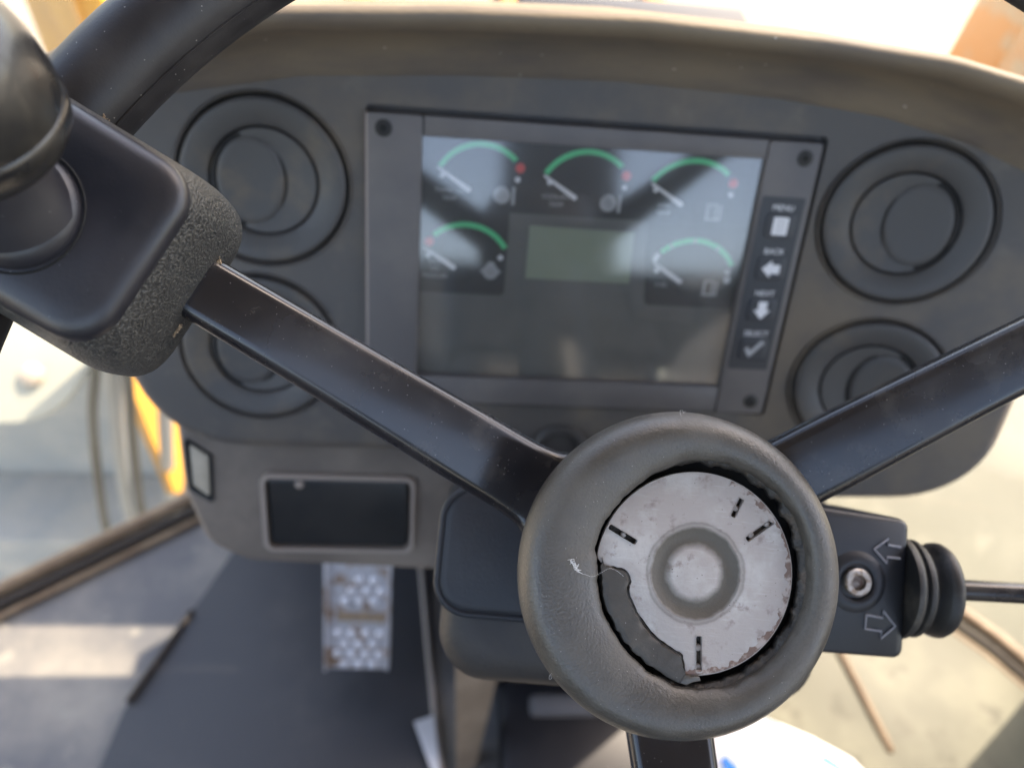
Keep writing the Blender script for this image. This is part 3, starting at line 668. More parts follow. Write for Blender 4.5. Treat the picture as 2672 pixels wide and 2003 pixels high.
# worn plate
PC = Vector((5.2, 0.6)); PRX, PRY = 32.0, 32.2
notch = [(-26.4, 2.9), (-24.6, 0.5), (-21.0, 0.4), (-17.3, -0.2), (-15.6, -1.8), (-15.0, -3.8), (-15.4, -5.6), (-15.3, -7.7), (-13.9, -10.4), (-12.2, -13.2), (-9.2, -16.8), (-6.4, -19.8), (-3.0, -22.0), (0.5, -23.7), (3.4, -25.0),
         (3.9, -27.4), (4.6, -30.3), (4.5, -32.0)]
a0 = math.atan2(-32.0 - PC.y, 4.5 - PC.x); a1 = math.atan2(2.9 - PC.y, -26.4 - PC.x)
arc = []
for i in range(121):
    a = a0 + (a1 + 0 - a0) * i / 120
    arc.append((PC.x + PRX * math.cos(a), PC.y + PRY * math.sin(a)))
DC = Vector((5.5, 0.5))
nj = []
for (xa, ya), (xb, yb) in zip(notch, notch[1:]):
    for q in range(3): nj.append((xa + (xb - xa) * q / 3 + random.uniform(-.22, .22), ya + (yb - ya) * q / 3 + random.uniform(-.22, .22)))
ppts = arc[:-1] + nj
bm = prism(P(ppts), -0.0080, -0.0060, 0.0003, 2)
plate = fin('centre_plate', bm, 'plate', wh, 40)
SL = [((-23.7, 13.0), (-14.4, 8.5), 1.8), ((18.9, 25.6), (16.2, 19.4), 1.7), ((29.8, 19.4), (21.3, 12.5), 1.8), ((8.1, -19.0), (9.0, -30.2), 1.9)]
cut = []
def wcut(bm):
    o = fin('cutter', bm, None, None, smooth=0); o.matrix_world = WHEEL; return o
slots = []
for a, b, wd in SL:
    a, b = Vector(a), Vector(b); n = (b - a).normalized(); n = Vector((-n.y, n.x)) * wd / 2
    slots.append([tuple(a + n), tuple(a - n), tuple(b - n), tuple(b + n)])
    cut.append(wcut(prism(P(rpoly(slots[-1], 0.5, 3)), -0.012, 0.0)))
cut.append(wcut(lathe([(0.0146, -0.012), (0.0146, 0.0)], 72, DC.x * mm, DC.y * mm, True, True)))
bpy.context.view_layer.update()
boolean(plate, cut); plate.parent = wh; smooth_obj(plate, 40)
for s in slots:
    c = sum((Vector(p) for p in s), Vector((0, 0))) / 4
    fin('slot_lip', loft([[((c.x + (x - c.x) * k + 0) * mm, (c.y + (y - c.y) * k) * mm, z) for x, y in rpoly(s, 0.5, 3)] for k, z in ((1.07, -0.0061), (1.06, -0.0057), (0.995, -0.0057), (0.98, -0.0075))], False, False), 'plate', plate, 30)
    d = (Vector(s[3]) - Vector(s[0])); p0 = Vector(s[0]) * 0.5 + Vector(s[1]) * 0.5
    for f in random.choice([(0.2, 0.78), (0.55,), (0.35, 0.9), (0.15, 0.5, 0.85)]):
        q = p0 + d * f
        fin('slot_grit', disc(q.x * mm, q.y * mm, 0.0009 + 0.0003 * random.random(), -0.0082, 0.0014, 9, 0.0004), 'plate', plate, 40)
fin('slot_floor', disc(PC.x * mm, PC.y * mm, 0.0305, -0.0092, 0.0008, 50), 'torn', plate, 30)
fin('centre_dimple', lathe([(0.0147, -0.0061), (0.0144, -0.0062), (0.0136, -0.0066), (0.0122, -0.0072), (0.0108, -0.0074), (0.0095, -0.0072), (0.0084, -0.0069), (0.0072, -0.0067), (0.0055, -0.0066), (0.0030, -0.0065), (0.0001, -0.0065)], 72, DC.x * mm, DC.y * mm, False, True), 'plate', plate, 80)
# brown stain of old glue along the free edge of the plate
st = []
def stain(off, z): return [((PC.x + (PRX - off(a)) * math.cos(a)) * mm, (PC.y + (PRY - off(a)) * math.sin(a)) * mm, z) for a in [R(-96) + R(168) * i / 160 for i in range(161)]]
def inner(a): return max(0.35, 1.3 + 1.9 * jag(a, 11, 1.0) + 0.8 * math.sin(max(0, min(math.pi, (a - R(-100)) * 1.1))) * (1 if a < 0.2 else 0.2))
fin('glue_stain', loft([stain(lambda a: 0.30, -0.00604), stain(lambda a: 0.36, -0.00580), stain(lambda a: max(0.37, inner(a) * 0.7), -0.00575), stain(lambda a: max(0.38, inner(a)), -0.00604)], False, False, closed=False), 'plate_rust', plate, 60)
# torn flap of the cap cover lying in the notch
crack = [(-26.3, 2.4), (-25.8, -2.7), (-24.7, -8.9), (-22.8, -13.9), (-18.3, -20.8), (-11.9, -27.2), (-5.1, -31.5), (1.7, -34.5), (4.0, -34.2)]
def resample(pts, n):
    pts = [Vector(p) for p in pts]; L_ = [0]
    for a, b in zip(pts, pts[1:]): L_.append(L_[-1] + (b - a).length)
    out = []
    for i in range(n):
        t = L_[-1] * i / (n - 1); k = 0
        while k < len(pts) - 2 and L_[k + 1] < t: k += 1
        out.append(pts[k].lerp(pts[k + 1], (t - L_[k]) / max(1e-9, L_[k + 1] - L_[k])))
    return out
NF = 70
cA = resample([(v.x, v.y) for v in smooth_path([(x, y, 0) for x, y in crack], 6)], NF)
cB = resample(notch[1:], NF)
cA = [p + Vector((0.80, 0.58)) + Vector((0.75 * mnoise.noise(Vector((i * 0.31, 1.3, 0))) + 0.25 * mnoise.noise(Vector((i * 0.9, 5, 0))), 0.75 * mnoise.noise(Vector((i * 0.31, 9.1, 0))))) for i, p in enumerate(cA)]
cB = [p + Vector((-0.2, -0.15)) + Vector((0.4 * mnoise.noise(Vector((i * 0.5, 21.3, 0))), 0.4 * mnoise.noise(Vector((i * 0.5, 29.1, 0))))) for i, p in enumerate(cB)]
def frow(f, z, jit=0.0): return [((a.x * (1 - f) + b.x * f) * mm, (a.y * (1 - f) + b.y * f) * mm, (z + jit * mnoise.noise(Vector((i * 0.22, f * 4, 2)))) * mm) for i, (a, b) in enumerate(zip(cA, cB))]
fin('cap_flap', loft([frow(0, -9), frow(0, -5.3, 0.3), frow(0.03, -5.0, 0.3), frow(0.25, -4.9, 0.2), frow(0.5, -4.95, 0.2), frow(0.75, -5.0, 0.3), frow(0.885, -5.1, 0.4), frow(0.91, -5.5, 0.3), frow(0.92, -8)], False, False, closed=False), 'flap', wh, 50)
fin('flap_tear', loft([frow(0.87, -6.4), frow(0.90, -5.65, 0.6), frow(0.94, -6.0, 0.8), frow(0.98, -5.9, 0.9), frow(1.0, -6.4, 0.4), frow(1.0, -9)], False, False, closed=False), 'torn', wh, 40)
fin('cap_shred', prism(P([(2.6, -33.9), (4.2, -31.0), (6.2, -31.6), (8.8, -31.2), (9.4, -32.6), (6.6, -33.4), (5.0, -34.4)]), -0.0066, -0.0046, 0.0004, 2), 'hub', wh, 40)

# lint
def lint(name, label, pts, r=0.00013, m='thread', group=None):
    o = fin(name, tube(smooth_path([(x * mm, y * mm, z * mm) for x, y, z in pts], 5), r, 5), m, None, 60)
    o.matrix_world = WHEEL; tag(o, label, 'lint', group); return o
pts = []
for i in range(60):
    t = i / 59
    pts.append((-36.2 + 3.4 * t + random.gauss(0, 0.55), 2.2 - 3.6 * t + random.gauss(0, 0.6), 0.35 + random.uniform(-0.2, 0.5)))
pts += [(-31, -1.9, 0.1), (-29, -2.5, -0.8), (-27, -2.3, -2.6), (-24.5, -0.8, -3.4), (-22.5, 0.0, -4.2), (-20, -0.8, -4.4), (-18, -2.2, -4.6)]
n_l = (len(pts) - 1) * 5 + 1
lint('lint_tangle', 'white tangled lint thread stuck on the left of the hub', pts, [0.00005 if i < 295 else 0.000028 for i in range(n_l)])
lint('lint_loop', 'tiny grey loose fibre on the top edge of the hub', [(-4, 50.3, -3), (-4.6, 51.6, -2.5), (-3.8, 52.0, -2.6), (-3.3, 51.2, -2.5), (-2.8, 51.9, -2.5)], 0.00004)
lint('lint_fibre', 'tiny fibre sticking out of the lower left hub edge', [(-37, -34, -6), (-38.3, -34.6, -6), (-38.6, -36, -6), (-37.9, -35.9, -6), (-38.2, -34.8, -6)], 0.00004)

# =================================================================== SPINNER KNOB on the rim
CI = Vector((0.9, -0.434, 0)); CI.normalize(); CT = Vector((0.434, 0.9, 0)); CT.normalize()
SPM = WHEEL @ Matrix(((CI.x, CT.x, 0, -0.190), (CI.y, CT.y, 0, 0.085), (0, 0, 1, 0), (0, 0, 0, 1)))
sp = empty('spinner_knob', SPM, 'black steering spinner knob clamped on the rim at upper left', 'steering knob')
def cl(a0_, a1_, b0_, b1_, r_, z): return [(x * mm, y * mm, z * mm) for x, y in rpoly([(a0_, b0_), (a1_, b0_), (a1_, b1_), (a0_, b1_)], [10, r_, r_, 10], 9)]
fin('clamp_body', loft([cl(-56, 28, -25, 26, 12, -16), cl(-58, 32, -30, 31, 13, -12), cl(-58, 33.8, -32, 33, 13, -6), cl(-58, 34.0, -32, 33.2, 13, 2), cl(-58, 34.4, -31.6, 33, 13, 9),
                        cl(-58, 35.2, -30.4, 32.4, 13, 17), cl(-58, 35.4, -28.6, 31.6, 13, 26), cl(-57, 34.6, -26.0, 30.4, 12.5, 34), cl(-56, 32.5, -24.0, 29.0, 12, 39)]), 'clamp', sp, 60)
fin('clamp_cover', loft([cl(-54, 34.0, -25.0, 29.6, 12.5, 36.2), cl(-54, 34.0, -24.8, 29.6, 12.5, 37.4), cl(-53, 33.2, -24.0, 28.9, 12, 39.2), cl(-52, 31.8, -22.6, 27.6, 11.5, 40.6), cl(-50, 29.6, -20.4, 25.6, 10.5, 41.5), cl(-46, 25, -16, 21, 9, 41.9)], False, True), 'clamp_top', sp, 60)
KX, KY = -0.5, -1.5
base = Matrix.Translation((KX * mm, KY * mm, 0))
fin('collar', lathe([(0.0170, 0.0405), (0.0170, 0.0420), (0.0167, 0.0423), (0.0163, 0.0419), (0.0162, 0.0414), (0.0158, 0.0414)], 56), 'black', sp, 50, base)
tilt = base @ Matrix.Translation((0, 0, 0.044)) @ Matrix.Rotation(R(-24), 4, 'X') @ Matrix.Rotation(R(-10), 4, 'Y') @ Matrix.Translation((0, 0, -0.044))
fin('stem_foot', lathe([(0.0157, 0.038), (0.0157, 0.0424), (0.0152, 0.0440), (0.0125, 0.0468), (0.0001, 0.0480)], 56), 'clamp_top', sp, 50, base)
fin('stem', lathe([(0.0150, 0.0440), (0.0132, 0.0500), (0.0112, 0.0560), (0.0106, 0.064), (0.012, 0.074)], 56), 'clamp_top', sp, 50, tilt)
fin('knob', lathe([(0.0100, 0.0620), (0.0160, 0.0632), (0.0205, 0.0655), (0.0228, 0.0690), (0.0235, 0.0725), (0.0233, 0.0745), (0.0228, 0.0752), (0.0230, 0.0768), (0.0229, 0.0800), (0.0220, 0.086), (0.020, 0.092),
                   (0.016, 0.098), (0.011, 0.1020), (0.005, 0.1040), (0.0001, 0.1043)], 72, 0, 0, False, True), 'knob', sp, 40, tilt)
# packed dust where the spoke and the rim enter the clamp
db = bmesh.new()
def dust_line(p0, p1, n, w_, z0):
    for i in range(n):
        t = random.random(); x = p0[0] + (p1[0] - p0[0]) * t + random.gauss(0, w_); y = p0[1] + (p1[1] - p0[1]) * t + random.gauss(0, w_); z = z0 + random.gauss(0, w_ * 0.7)
        s = random.uniform(0.12, 0.36)
        mt = Matrix.Translation((x * mm, y * mm, z * mm)) @ Matrix.Rotation(random.random() * 6, 4, (random.random(), random.random(), 1)) @ Matrix.Diagonal((s * mm, s * mm * .7, s * mm * .6, 1))
        bmesh.ops.create_icosphere(db, subdivisions=1, radius=1.0, matrix=mt)
dust_line((35.0, 15.0), (35.2, 11), 200, 0.35, 5)
dust_line((34.3, -12), (34.3, -8), 90, 0.3, 1)
dust_line((-24, 32.6), (-8, 32.6), 110, 0.3, 20)
fin('trapped_dust', db, 'rust_dust', sp, 60)['kind'] = 'stuff'
fin('mould_pip', lathe([(0.0014, 0), (0.0012, 0.0006), (0.0006, 0.0011), (0.0001, 0.0012)], 12), 'clamp', sp, 50, Matrix.Translation((0.0338, 0.0190, 0.0120)) @ Matrix.Rotation(R(80), 4, 'Y'))

# =================================================================== STEERING COLUMN
colm = empty('steering_column', WHEEL, 'black steering column with moulded shroud under the wheel hub', 'steering column')
def rr3(x0, x1, y0, y1, r_, z): return [(x * mm, y * mm, z * mm) for x, y in rrect(x0, x1, y0, y1, r_, 8)]
fin('upper_shroud', loft([rr3(-79, 84, -33, 18, 13, -150), rr3(-79, 84, -33.5, 18, 13, -76), rr3(-78.6, 83.6, -33, 17.6, 13, -72.6), rr3(-77, 82, -31.4, 16, 12, -70.4), rr3(-74, 79, -28.6, 13.4, 10, -69.6)]), 'shroud', colm, 40)
pip = [Vector(p) for p in rr3(-78.2, 83.2, -32.6, 17.2, 13, -71.6)]
fin('shroud_piping', tube(pip + [pip[0]], 0.0016, 8, False), 'shroud', colm, 60)
fin('lower_shroud', loft([rr3(-70, 80, -70, 10, 26, -230), rr3(-75, 84, -70, 14, 24, -140), rr3(-76, 85, -66, 15, 22, -100), rr3(-75, 84, -62, 14, 20, -86), rr3(-70, 80, -57, 12, 18, -79), rr3(-60, 70, -48, 8, 14, -77)]), 'shroud_low', colm, 50)
fin('column_tube', tube([(0, 0, -0.03), (0, 0, -0.42)], 0.032, 24), 'shroud', colm, 40)

# turn signal switch at the right of the column
ts = empty('turn_signal_switch', WHEEL @ Matrix.Translation((0, 0, -0.070)), 'black turn signal switch box with bolt, arrows, rubber boot and lever', 'switch')
fin('housing', loft([[(x * mm, y * mm, z * mm) for x, y in rpoly(q, [3, 4, 4, 3], 5)] for z, q in (
    (-52, [(60, -36), (112, -36), (112, 21), (60, 24)]), (-4, [(60, -36.6), (113.4, -36.2), (113.0, 20.4), (60, 23.4)]),
    (-1.2, [(60, -36.2), (113.2, -35.8), (112.8, 20.0), (60, 23.0)]), (0, [(61, -34.8), (112, -34.6), (111.6, 18.8), (61, 21.8)]))]), 'switch', ts, 45)
BM = Matrix.Translation((0.0917, -0.0066, 0))
fin('bolt_boss', lathe([(0.0125, 0.0), (0.0108, 0.0010), (0.0092, 0.0015), (0.0078, 0.0015), (0.0070, 0.0010), (0.0066, -0.0006), (0.0001, -0.0006)], 48), 'switch', ts, 60, BM)
bolt = fin('bolt', lathe([(0.0056, -0.0006), (0.0056, 0.0020), (0.0050, 0.0027), (0.0031, 0.0027), (0.0029, 0.0006), (0.0001, 0.0006)], 40), 'steel', ts, 40, BM)
fin('bolt_socket', disc(0, 0, 0.0028, 0.0007, 0.0002, 6), 'plate_rust', bolt, 0, BM)
def outline_arrow(pts, name):
    pts = [Vector((x * mm, y * mm, 0.0003)) for x, y in pts]
    return fin(name, tube(pts, 0.00042, 6), 'emboss', ts, 60)
outline_arrow([(109.5, 4.4), (104.0, 4.5), (104.0, 2.0), (98.4, 7.2), (104.2, 12.0), (104.1, 9.4), (109.5, 9.0)], 'left_arrow')
outline_arrow([(96.6, -19.4), (103.5, -20.0), (103.6, -17.2), (109.0, -23.0), (103.2, -28.4), (103.3, -25.4), (96.5, -25.0), (96.6, -19.4)], 'right_arrow')
AX = Matrix.Translation((0.1128, -0.0085, -0.010)) @ Matrix.Rotation(R(90), 4, 'Y') @ Matrix.Diagonal((0.86, 0.90, 0.92, 1))
fin('boot', lathe([(0.0236, 0.0), (0.0238, 0.0018), (0.0230, 0.0036), (0.0208, 0.0046), (0.0206, 0.0056), (0.0222, 0.0064), (0.0224, 0.0082), (0.0214, 0.0096), (0.0180, 0.0108), (0.0160, 0.0124), (0.0156, 0.0140), (0.0168, 0.0152), (0.0200, 0.0162),
                   (0.0216, 0.0180), (0.0218, 0.0202), (0.0208, 0.0222), (0.0175, 0.0236), (0.0110, 0.0242), (0.0050, 0.0242)], 56, 0, 0, True, True), 'boot', ts, 50, AX)
fin('lever', tube([(0.130, -0.0080, -0.010), (0.20, -0.0050, -0.006), (0.30, -0.001, 0.004)], 0.0044, 16), 'spoke', ts, 50)

# =================================================================== FLOOR THINGS
def pedal_mtx(o, w_dir, up_dir):
    x = Vector(w_dir).normalized(); y = Vector(up_dir).normalized(); z = x.cross(y).normalized()
    return Matrix(((x.x, y.x, z.x, o[0]), (x.y, y.y, z.y, o[1]), (x.z, y.z, z.z, o[2]), (0, 0, 0, 1)))
PM = pedal_mtx((-0.088, 0.352, 0.078), (1, -0.03, 0), (0, 0.078, 0.120))
ac = empty('accelerator_pedal', PM, 'silver aluminium accelerator pedal with rusty raised studs', 'pedal')
fin('pedal_plate', prism(P(rrect(-40, 40, 0, 190, 3)), -0.003, 0.0, 0.0008, 1), 'pedal', ac, 30)
for s in (-1, 1): fin('pedal_flange', box(s * 0.0392 - 0.0016, s * 0.0392 + 0.0016, 0.0, 0.19, -0.018, 0.006 if s < 0 else 0.003, 0.0008), 'stud', ac, 30)
fin('tread_bar', prism(P(rrect(-26, 34, 72, 86, 2)), 0.0, 0.0012), 'rust_dust', ac, 30)
sb = lathe([(0.0062, 0.0), (0.0056, 0.0014), (0.0040, 0.0028), (0.0022, 0.0032), (0.0012, 0.0022), (0.0001, 0.0016)], 14)
stud0 = fin('stud', sb, 'stud', ac, 50); first = True
for row in range(9):
    v = 7 + row * 15.5
    if 64 < v < 94: continue
    for c in range(4):
        u = -34 + c * 18 + (9 if row % 2 else 0)
        if abs(u) > 33: continue
        if v > 94 and u < -40 + (v - 60) * 0.42: continue
        o = stud0 if first else stud0.copy()
        if not first: COL.objects.link(o); o.parent = ac
        first = False
        o.location = (u * mm, v * mm, 0)
fin('pedal_arm', tube([(-0.0, 0.09, -0.003), (0.0, 0.12, -0.05), (0, 0.20, -0.10)], 0.011, 12), 'black', ac, 50)

br = empty('brake_pedal', Matrix.Translation((0.167, 0.284, 0.150)), 'grey blurred brake pedal pad in the dark under the column', 'pedal')
fin('pedal_pad', box(-0.042, 0.042, -0.013, 0.013, -0.008, 0.008, 0.007, 3), 'pad_grey', br, 50)
fin('pedal_arm', tube([(0.02, 0.01, 0), (0.02, 0.09, 0.06), (0.02, 0.16, 0.22)], 0.009, 10), 'black', br, 50)

ped = empty('column_pedestal', Matrix.Translation((0.20, 0.46, 0)), 'pedestal box under the steering column, black for the dark cavity', 'pedestal')
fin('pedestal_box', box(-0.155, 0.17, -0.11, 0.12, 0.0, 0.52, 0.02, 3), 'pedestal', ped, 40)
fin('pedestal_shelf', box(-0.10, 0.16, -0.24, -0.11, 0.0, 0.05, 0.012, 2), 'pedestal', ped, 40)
tb = [(0.033, 0.300, 0.24), (0.088, 0.318, 0.20), (0.080, 0.290, 0.08), (0.070, 0.250, 0.0), (0.045, 0.246, 0.0), (0.040, 0.270, 0.10)]  # pale tan plate stands in for sunlight on the column's left side
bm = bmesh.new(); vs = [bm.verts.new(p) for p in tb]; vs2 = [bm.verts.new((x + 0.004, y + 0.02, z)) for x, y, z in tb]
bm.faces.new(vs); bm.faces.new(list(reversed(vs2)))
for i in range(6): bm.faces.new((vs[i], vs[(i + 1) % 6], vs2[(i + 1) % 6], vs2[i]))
o = fin('column_lit_side', bm, 'tan', None, 30); tag(o, 'tan dusty panel coloured as the sunlit left side of the column base', 'bracket')

matp = rpoly([(-0.002, 0.56), (-0.29, 0.553), (-0.387, 0.322), (-0.42, 0.10), (-0.40, -0.3), (0.04, -0.3), (0.024, 0.25)], 0.006, 3)
o = fin('floor_mat', prism(matp, 0.004, 0.012, 0.002, 2), 'mat', None, 30); tag(o, 'dark dusty rubber floor mat below the pedal', 'floor mat')
o = fin('trim_strip', tube([(-0.330, 0.456, 0.013), (-0.352, 0.402, 0.016), (-0.383, 0.330, 0.017)], 0.0042, 8), 'seal_dark', None, 50); tag(o, 'thin dark strip lying along the edge of the floor mat', 'strip')
o = fin('edge_trim', tube([(-0.013, 0.54, 0.014), (0.004, 0.40, 0.014), (0.030, 0.20, 0.014)], 0.0045, 8), 'frame_chrome', None, 50); tag(o, 'pale metal edging between floor mat and pedestal', 'trim')
tgm = bmesh.new()
tv = [(-0.012, 0.300, 0.030), (0.014, 0.311, 0.022), (0.024, 0.240, 0.018), (0.016, 0.236, 0.019)]
vs = [tgm.verts.new(p) for p in tv]; vs2 = [tgm.verts.new((x, y, z - 0.001)) for x, y, z in tv]
tgm.faces.new(vs); tgm.faces.new(list(reversed(vs2)))
for i in range(4): tgm.faces.new((vs[i], vs[(i + 1) % 4], vs2[(i + 1) % 4], vs2[i]))
o = fin('paper_tag', tgm, 'paper', None, 0); tag(o, 'small white paper tag on the floor by the metal edging', 'paper')

# white carton on the right floor, blue print on it
ct = empty('white_bag', Matrix.Translation((0.44, 0.20, 0)), 'white plastic bag with blue print in sunlight on the floor', 'bag')
bgp = rpoly([(-0.10, 0.055), (-0.03, 0.100), (0.06, 0.062), (0.105, 0.035), (0.150, -0.02), (0.14, -0.16), (-0.11, -0.16)], 0.02, 5)
loops = []
for z, k in ((0.0, 0.92), (0.03, 1.0), (0.075, 1.0), (0.095, 0.96), (0.101, 0.85), (0.102, 0.5)):
    loops.append([(x * k + 0.004 * mnoise.noise(Vector((x * 30, y * 30, z * 20))), y * k - (1 - k) * 0.03 + 0.004 * mnoise.noise(Vector((x * 30, y * 30, z * 20 + 5))), z + 0.004 * mnoise.noise(Vector((x * 25, y * 25, 2)))) for x, y in bgp])
fin('bag_body', loft(loops), 'paper', ct, 50)
for q in ([(-0.075, 0.034), (-0.068, 0.036), (-0.030, -0.004), (-0.062, -0.010)], [(0.052, 0.034), (0.060, 0.036), (0.100, 0.008), (0.094, 0.006)]):
    fin('blue_mark', prism(q, 0.1055, 0.1062), 'blue', ct, 0)

# dusty sill panels on the right, lit by the sun
o = fin('floor_panel', prism(rpoly([(0.36, -0.05), (0.93, -0.05), (0.985, 0.26), (0.89, 0.372), (0.82, 0.442), (0.55, 0.60), (0.36, 0.60)], 0.01, 3), 0.0015, 0.010, 0.003, 2), 'floor_sill', None, 30)
tag(o, 'pale dusty floor panel in the sun on the right', 'floor panel')
o = fin('panel_ridge', tube(smooth_path([(0.598, 0.46, 0.010), (0.618, 0.38, 0.012), (0.636, 0.30, 0.012), (0.645, 0.26, 0.010)], 5), [0.002] + [0.0055] * 14 + [0.002], 8), 'seal', None, 60)
tag(o, 'tan rubber cord lying on the pale right floor panel', 'cord')

# corner windows with their rubber seals
def corner(side, label_w, label_s, pts, lean):
    base = [Vector((x, y, 0.0)) for x, y in pts]
    s = empty('window_seal', Matrix.Identity(4), label_s, 'seal')
    fin('outer_bead', tube(smooth_path([p + Vector((0, 0, 0.016)) for p in base], 4), 0.011, 10), 'seal', s, 60)
    fin('inner_bead', tube(smooth_path([p + Vector((-side * 0.012, -0.016, 0.010)) for p in base], 4), 0.0075, 10), 'seal_dark', s, 60)
    fin('lip', tube(smooth_path([p + Vector((-side * 0.021, -0.028, 0.006)) for p in base], 4), 0.0055, 8), 'seal', s, 60)
    bm = bmesh.new(); lo = [bm.verts.new(p + Vector((0, 0, 0.02))) for p in base]; hi = [bm.verts.new(p + Vector((side * lean, lean * 0.6, 0.80))) for p in base]
    for i in range(len(base) - 1): bm.faces.new((lo[i], lo[i + 1], hi[i + 1], hi[i]))
    g = fin('corner_window', bm, 'glass_corner', None, 60); tag(g, label_w, 'window')
corner(-1, 'dusty corner window pane at the left of the dashboard', 'brown rubber window seal along the left floor edge', [(-0.80, 0.345), (-0.60, 0.480), (-0.385, 0.626), (-0.30, 0.685)], 0.03)
corner(1, 'dusty corner window pane at the right of the dashboard', 'brown rubber window seal along the right floor edge', [(0.99, 0.28), (0.905, 0.378), (0.835, 0.455), (0.60, 0.645), (0.52, 0.70)], 0.03)
wb = bmesh.new()
vs = [wb.verts.new(p) for p in ((-0.50, 0.72, 0.60), (0.74, 0.72, 0.60), (0.72, 0.60, 1.74), (-0.48, 0.60, 1.74))]; wb.faces.new(vs)
o = fin('windshield', wb, 'glass_front', None, 0); tag(o, 'dusty front windshield pane above the dashboard hood', 'window')

# =================================================================== OUTSIDE, seen through the glass
la = empty('loader_boom', Matrix.Translation((-0.90, 2.0, -1.0)), 'bright yellow loader arm outside at upper left', 'loader arm', 'loader arms in front of the cab')
fin('arm_beam', box(-0.10, 0.09, -0.12, 0.12, -0.4, 1.35, 0.02), 'yellow', la, 30)
fin('arm_stiffener', box(-0.03, 0.03, -0.15, -0.12, -0.3, 1.3, 0.01), 'yellow', la, 30)
lb = empty('loader_boom', Matrix.Translation((1.60, 2.05, -1.0)), 'worn orange loader arm outside at upper right', 'loader arm', 'loader arms in front of the cab')
fin('arm_beam', box(-0.13, 0.14, -0.12, 0.12, -0.4, 1.45, 0.02), 'orange', lb, 30)
fin('arm_stiffener', box(-0.03, 0.03, -0.15, -0.12, -0.3, 1.4, 0.01), 'orange', lb, 30)
bk = empty('loader_bucket', Matrix.Translation((0.34, 1.5, -0.38)), 'dusty tan loader bucket with orange patches beyond the hood', 'bucket')
bo = rpoly([(-0.95, 0.0), (0.80, 0.0), (0.84, 1.25), (-0.95, 1.25)], [0.05, 0.1, 0.42, 0.05], 12)
BKM = Matrix.Rotation(R(22), 4, 'X')
fin('bucket_back', prism(bo, -0.05, 0.0, 0.012, 2), 'bucket', bk, 40, BKM)
for x in (-0.6, -0.15, 0.3): fin('bucket_rib', box(x - 0.035, x + 0.035, 0.15, 1.15, -0.002, 0.045, 0.01), 'orange', bk, 30, BKM)

fp = empty('front_frame', Matrix.Translation((-0.65, 1.05, -0.9)), 'blue grey machine frame plate outside the left corner window', 'machine frame')
fin('frame_plate', box(-0.75, 0.55, -0.02, 0.02, -0.5, 0.85, 0.005), 'frame_grey', fp, 30)
fin('frame_step', box(-0.75, 0.3, -0.20, -0.02, -0.5, 0.35, 0.01), 'frame_grey', fp, 30)
def hose(label, pts, r, m, name='hydraulic_hose'):
    o = fin(name, tube(smooth_path(pts, 6), r, 10), m, None, 60); tag(o, label, 'hose', 'hoses outside the left corner window')
H1 = [(-0.500, 0.80, 0.32), (-0.517, 0.80, 0.163), (-0.571, 0.80, -0.005), (-0.631, 0.80, -0.245), (-0.672, 0.80, -0.452), (-0.70, 0.80, -0.7)]
H2 = [(-0.455, 0.80, 0.30), (-0.481, 0.80, 0.122), (-0.533, 0.80, -0.114), (-0.582, 0.80, -0.369), (-0.62, 0.80, -0.66)]
hose('thin khaki hose hanging outside the left window, farther from the dashboard', H1, 0.008, 'hose')
hose('thin khaki hose hanging outside the left window, nearer the dashboard', H2, 0.008, 'hose')
hose('pale grey pipe running between the two khaki hoses outside', [((a[0] + b[0]) / 2 - 0.003, 0.83, (a[2] + b[2]) / 2) for a, b in zip(H1, H2)], 0.012, 'pipe', 'steel_pipe')
hose('pale grey pipe beside the yellow post outside the left window', [(x + 0.045, 0.84, z) for x, y, z in H2], 0.012, 'pipe', 'steel_pipe')
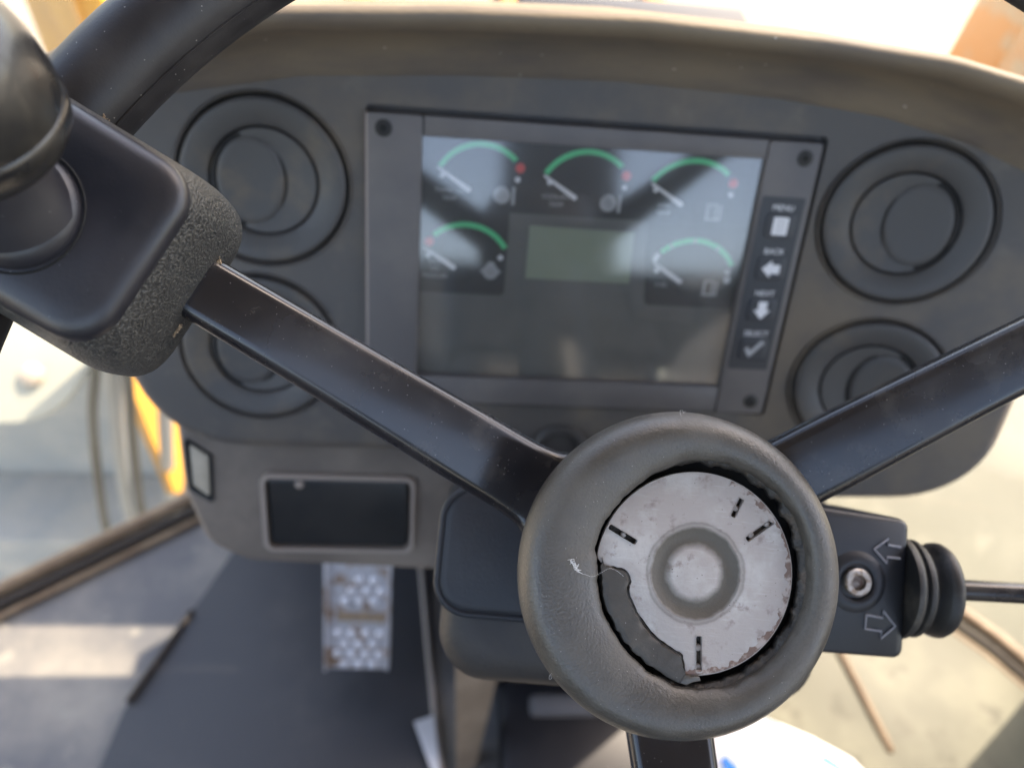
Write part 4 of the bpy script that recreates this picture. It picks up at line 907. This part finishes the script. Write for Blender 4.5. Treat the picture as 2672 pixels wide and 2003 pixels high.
yq = [(-0.578, 0.947, -0.051), (-0.536, 0.967, -0.087), (-0.494, 0.923, -0.165), (-0.480, 0.882, -0.208), (-0.481, 0.807, -0.258), (-0.493, 0.798, -0.249), (-0.533, 0.870, -0.155)]
bm = bmesh.new(); nrm = Vector((0.7, -0.4, 0.6)).normalized()
va = [bm.verts.new(p) for p in yq]; vb = [bm.verts.new(Vector(p) - nrm * 0.035) for p in yq]
bm.faces.new(va); bm.faces.new(list(reversed(vb)))
for i in range(len(yq)): bm.faces.new((va[i], va[(i + 1) % len(yq)], vb[(i + 1) % len(yq)], vb[i]))
bmesh.ops.bevel(bm, geom=list(bm.edges), offset=0.003, segments=2, affect='EDGES', clamp_overlap=True)
o = fin('frame_gusset', bm, 'yellow', None, 30); tag(o, 'yellow tapered machine gusset outside, between hoses and dashboard', 'gusset')
rf = empty('fender', Matrix.Translation((0.95, 0.70, -0.16)), 'tan plate added outside the right corner window against the bright ground', 'fender')  # added plate keeps the view through this glass from going too bright
RFM = Matrix.Rotation(R(12), 4, 'X')
fin('fender_plate', prism(rpoly([(-0.62, -0.02), (0.12, -0.42), (1.6, -0.42), (1.6, 1.0), (-0.5, 0.9)], [0.1, 0.1, 0.02, 0.02, 0.1], 6), -0.02, 0.0, 0.004, 2), 'added_plate_tan', rf, 40, RFM)
fin('added_plate_edge', tube([(-0.60, -0.02, 0.0), (0.11, -0.40, 0.0)], 0.012, 10), 'added_plate_tan', rf, 40, RFM)
fd = empty('fender', Matrix.Translation((-0.72, 0.80, 0.12)), 'cream coloured sunlit fender corner outside the left window', 'fender')
FM = Matrix.Rotation(R(38), 4, 'X')
fin('fender_plate', prism(rpoly([(-0.5, -0.105), (0.13, -0.085), (0.215, 0.06), (0.30, 0.45), (-0.5, 0.45)], [0.02, 0.11, 0.1, 0.05, 0.02], 8), -0.01, 0.0, 0.003, 2), 'fender', fd, 40, FM)
fin('fender_bolt', lathe([(0.019, 0.0), (0.019, 0.006), (0.014, 0.011), (0.0001, 0.0125)], 20, 0.098, -0.012), 'bolt_cream', fd, 50, FM)
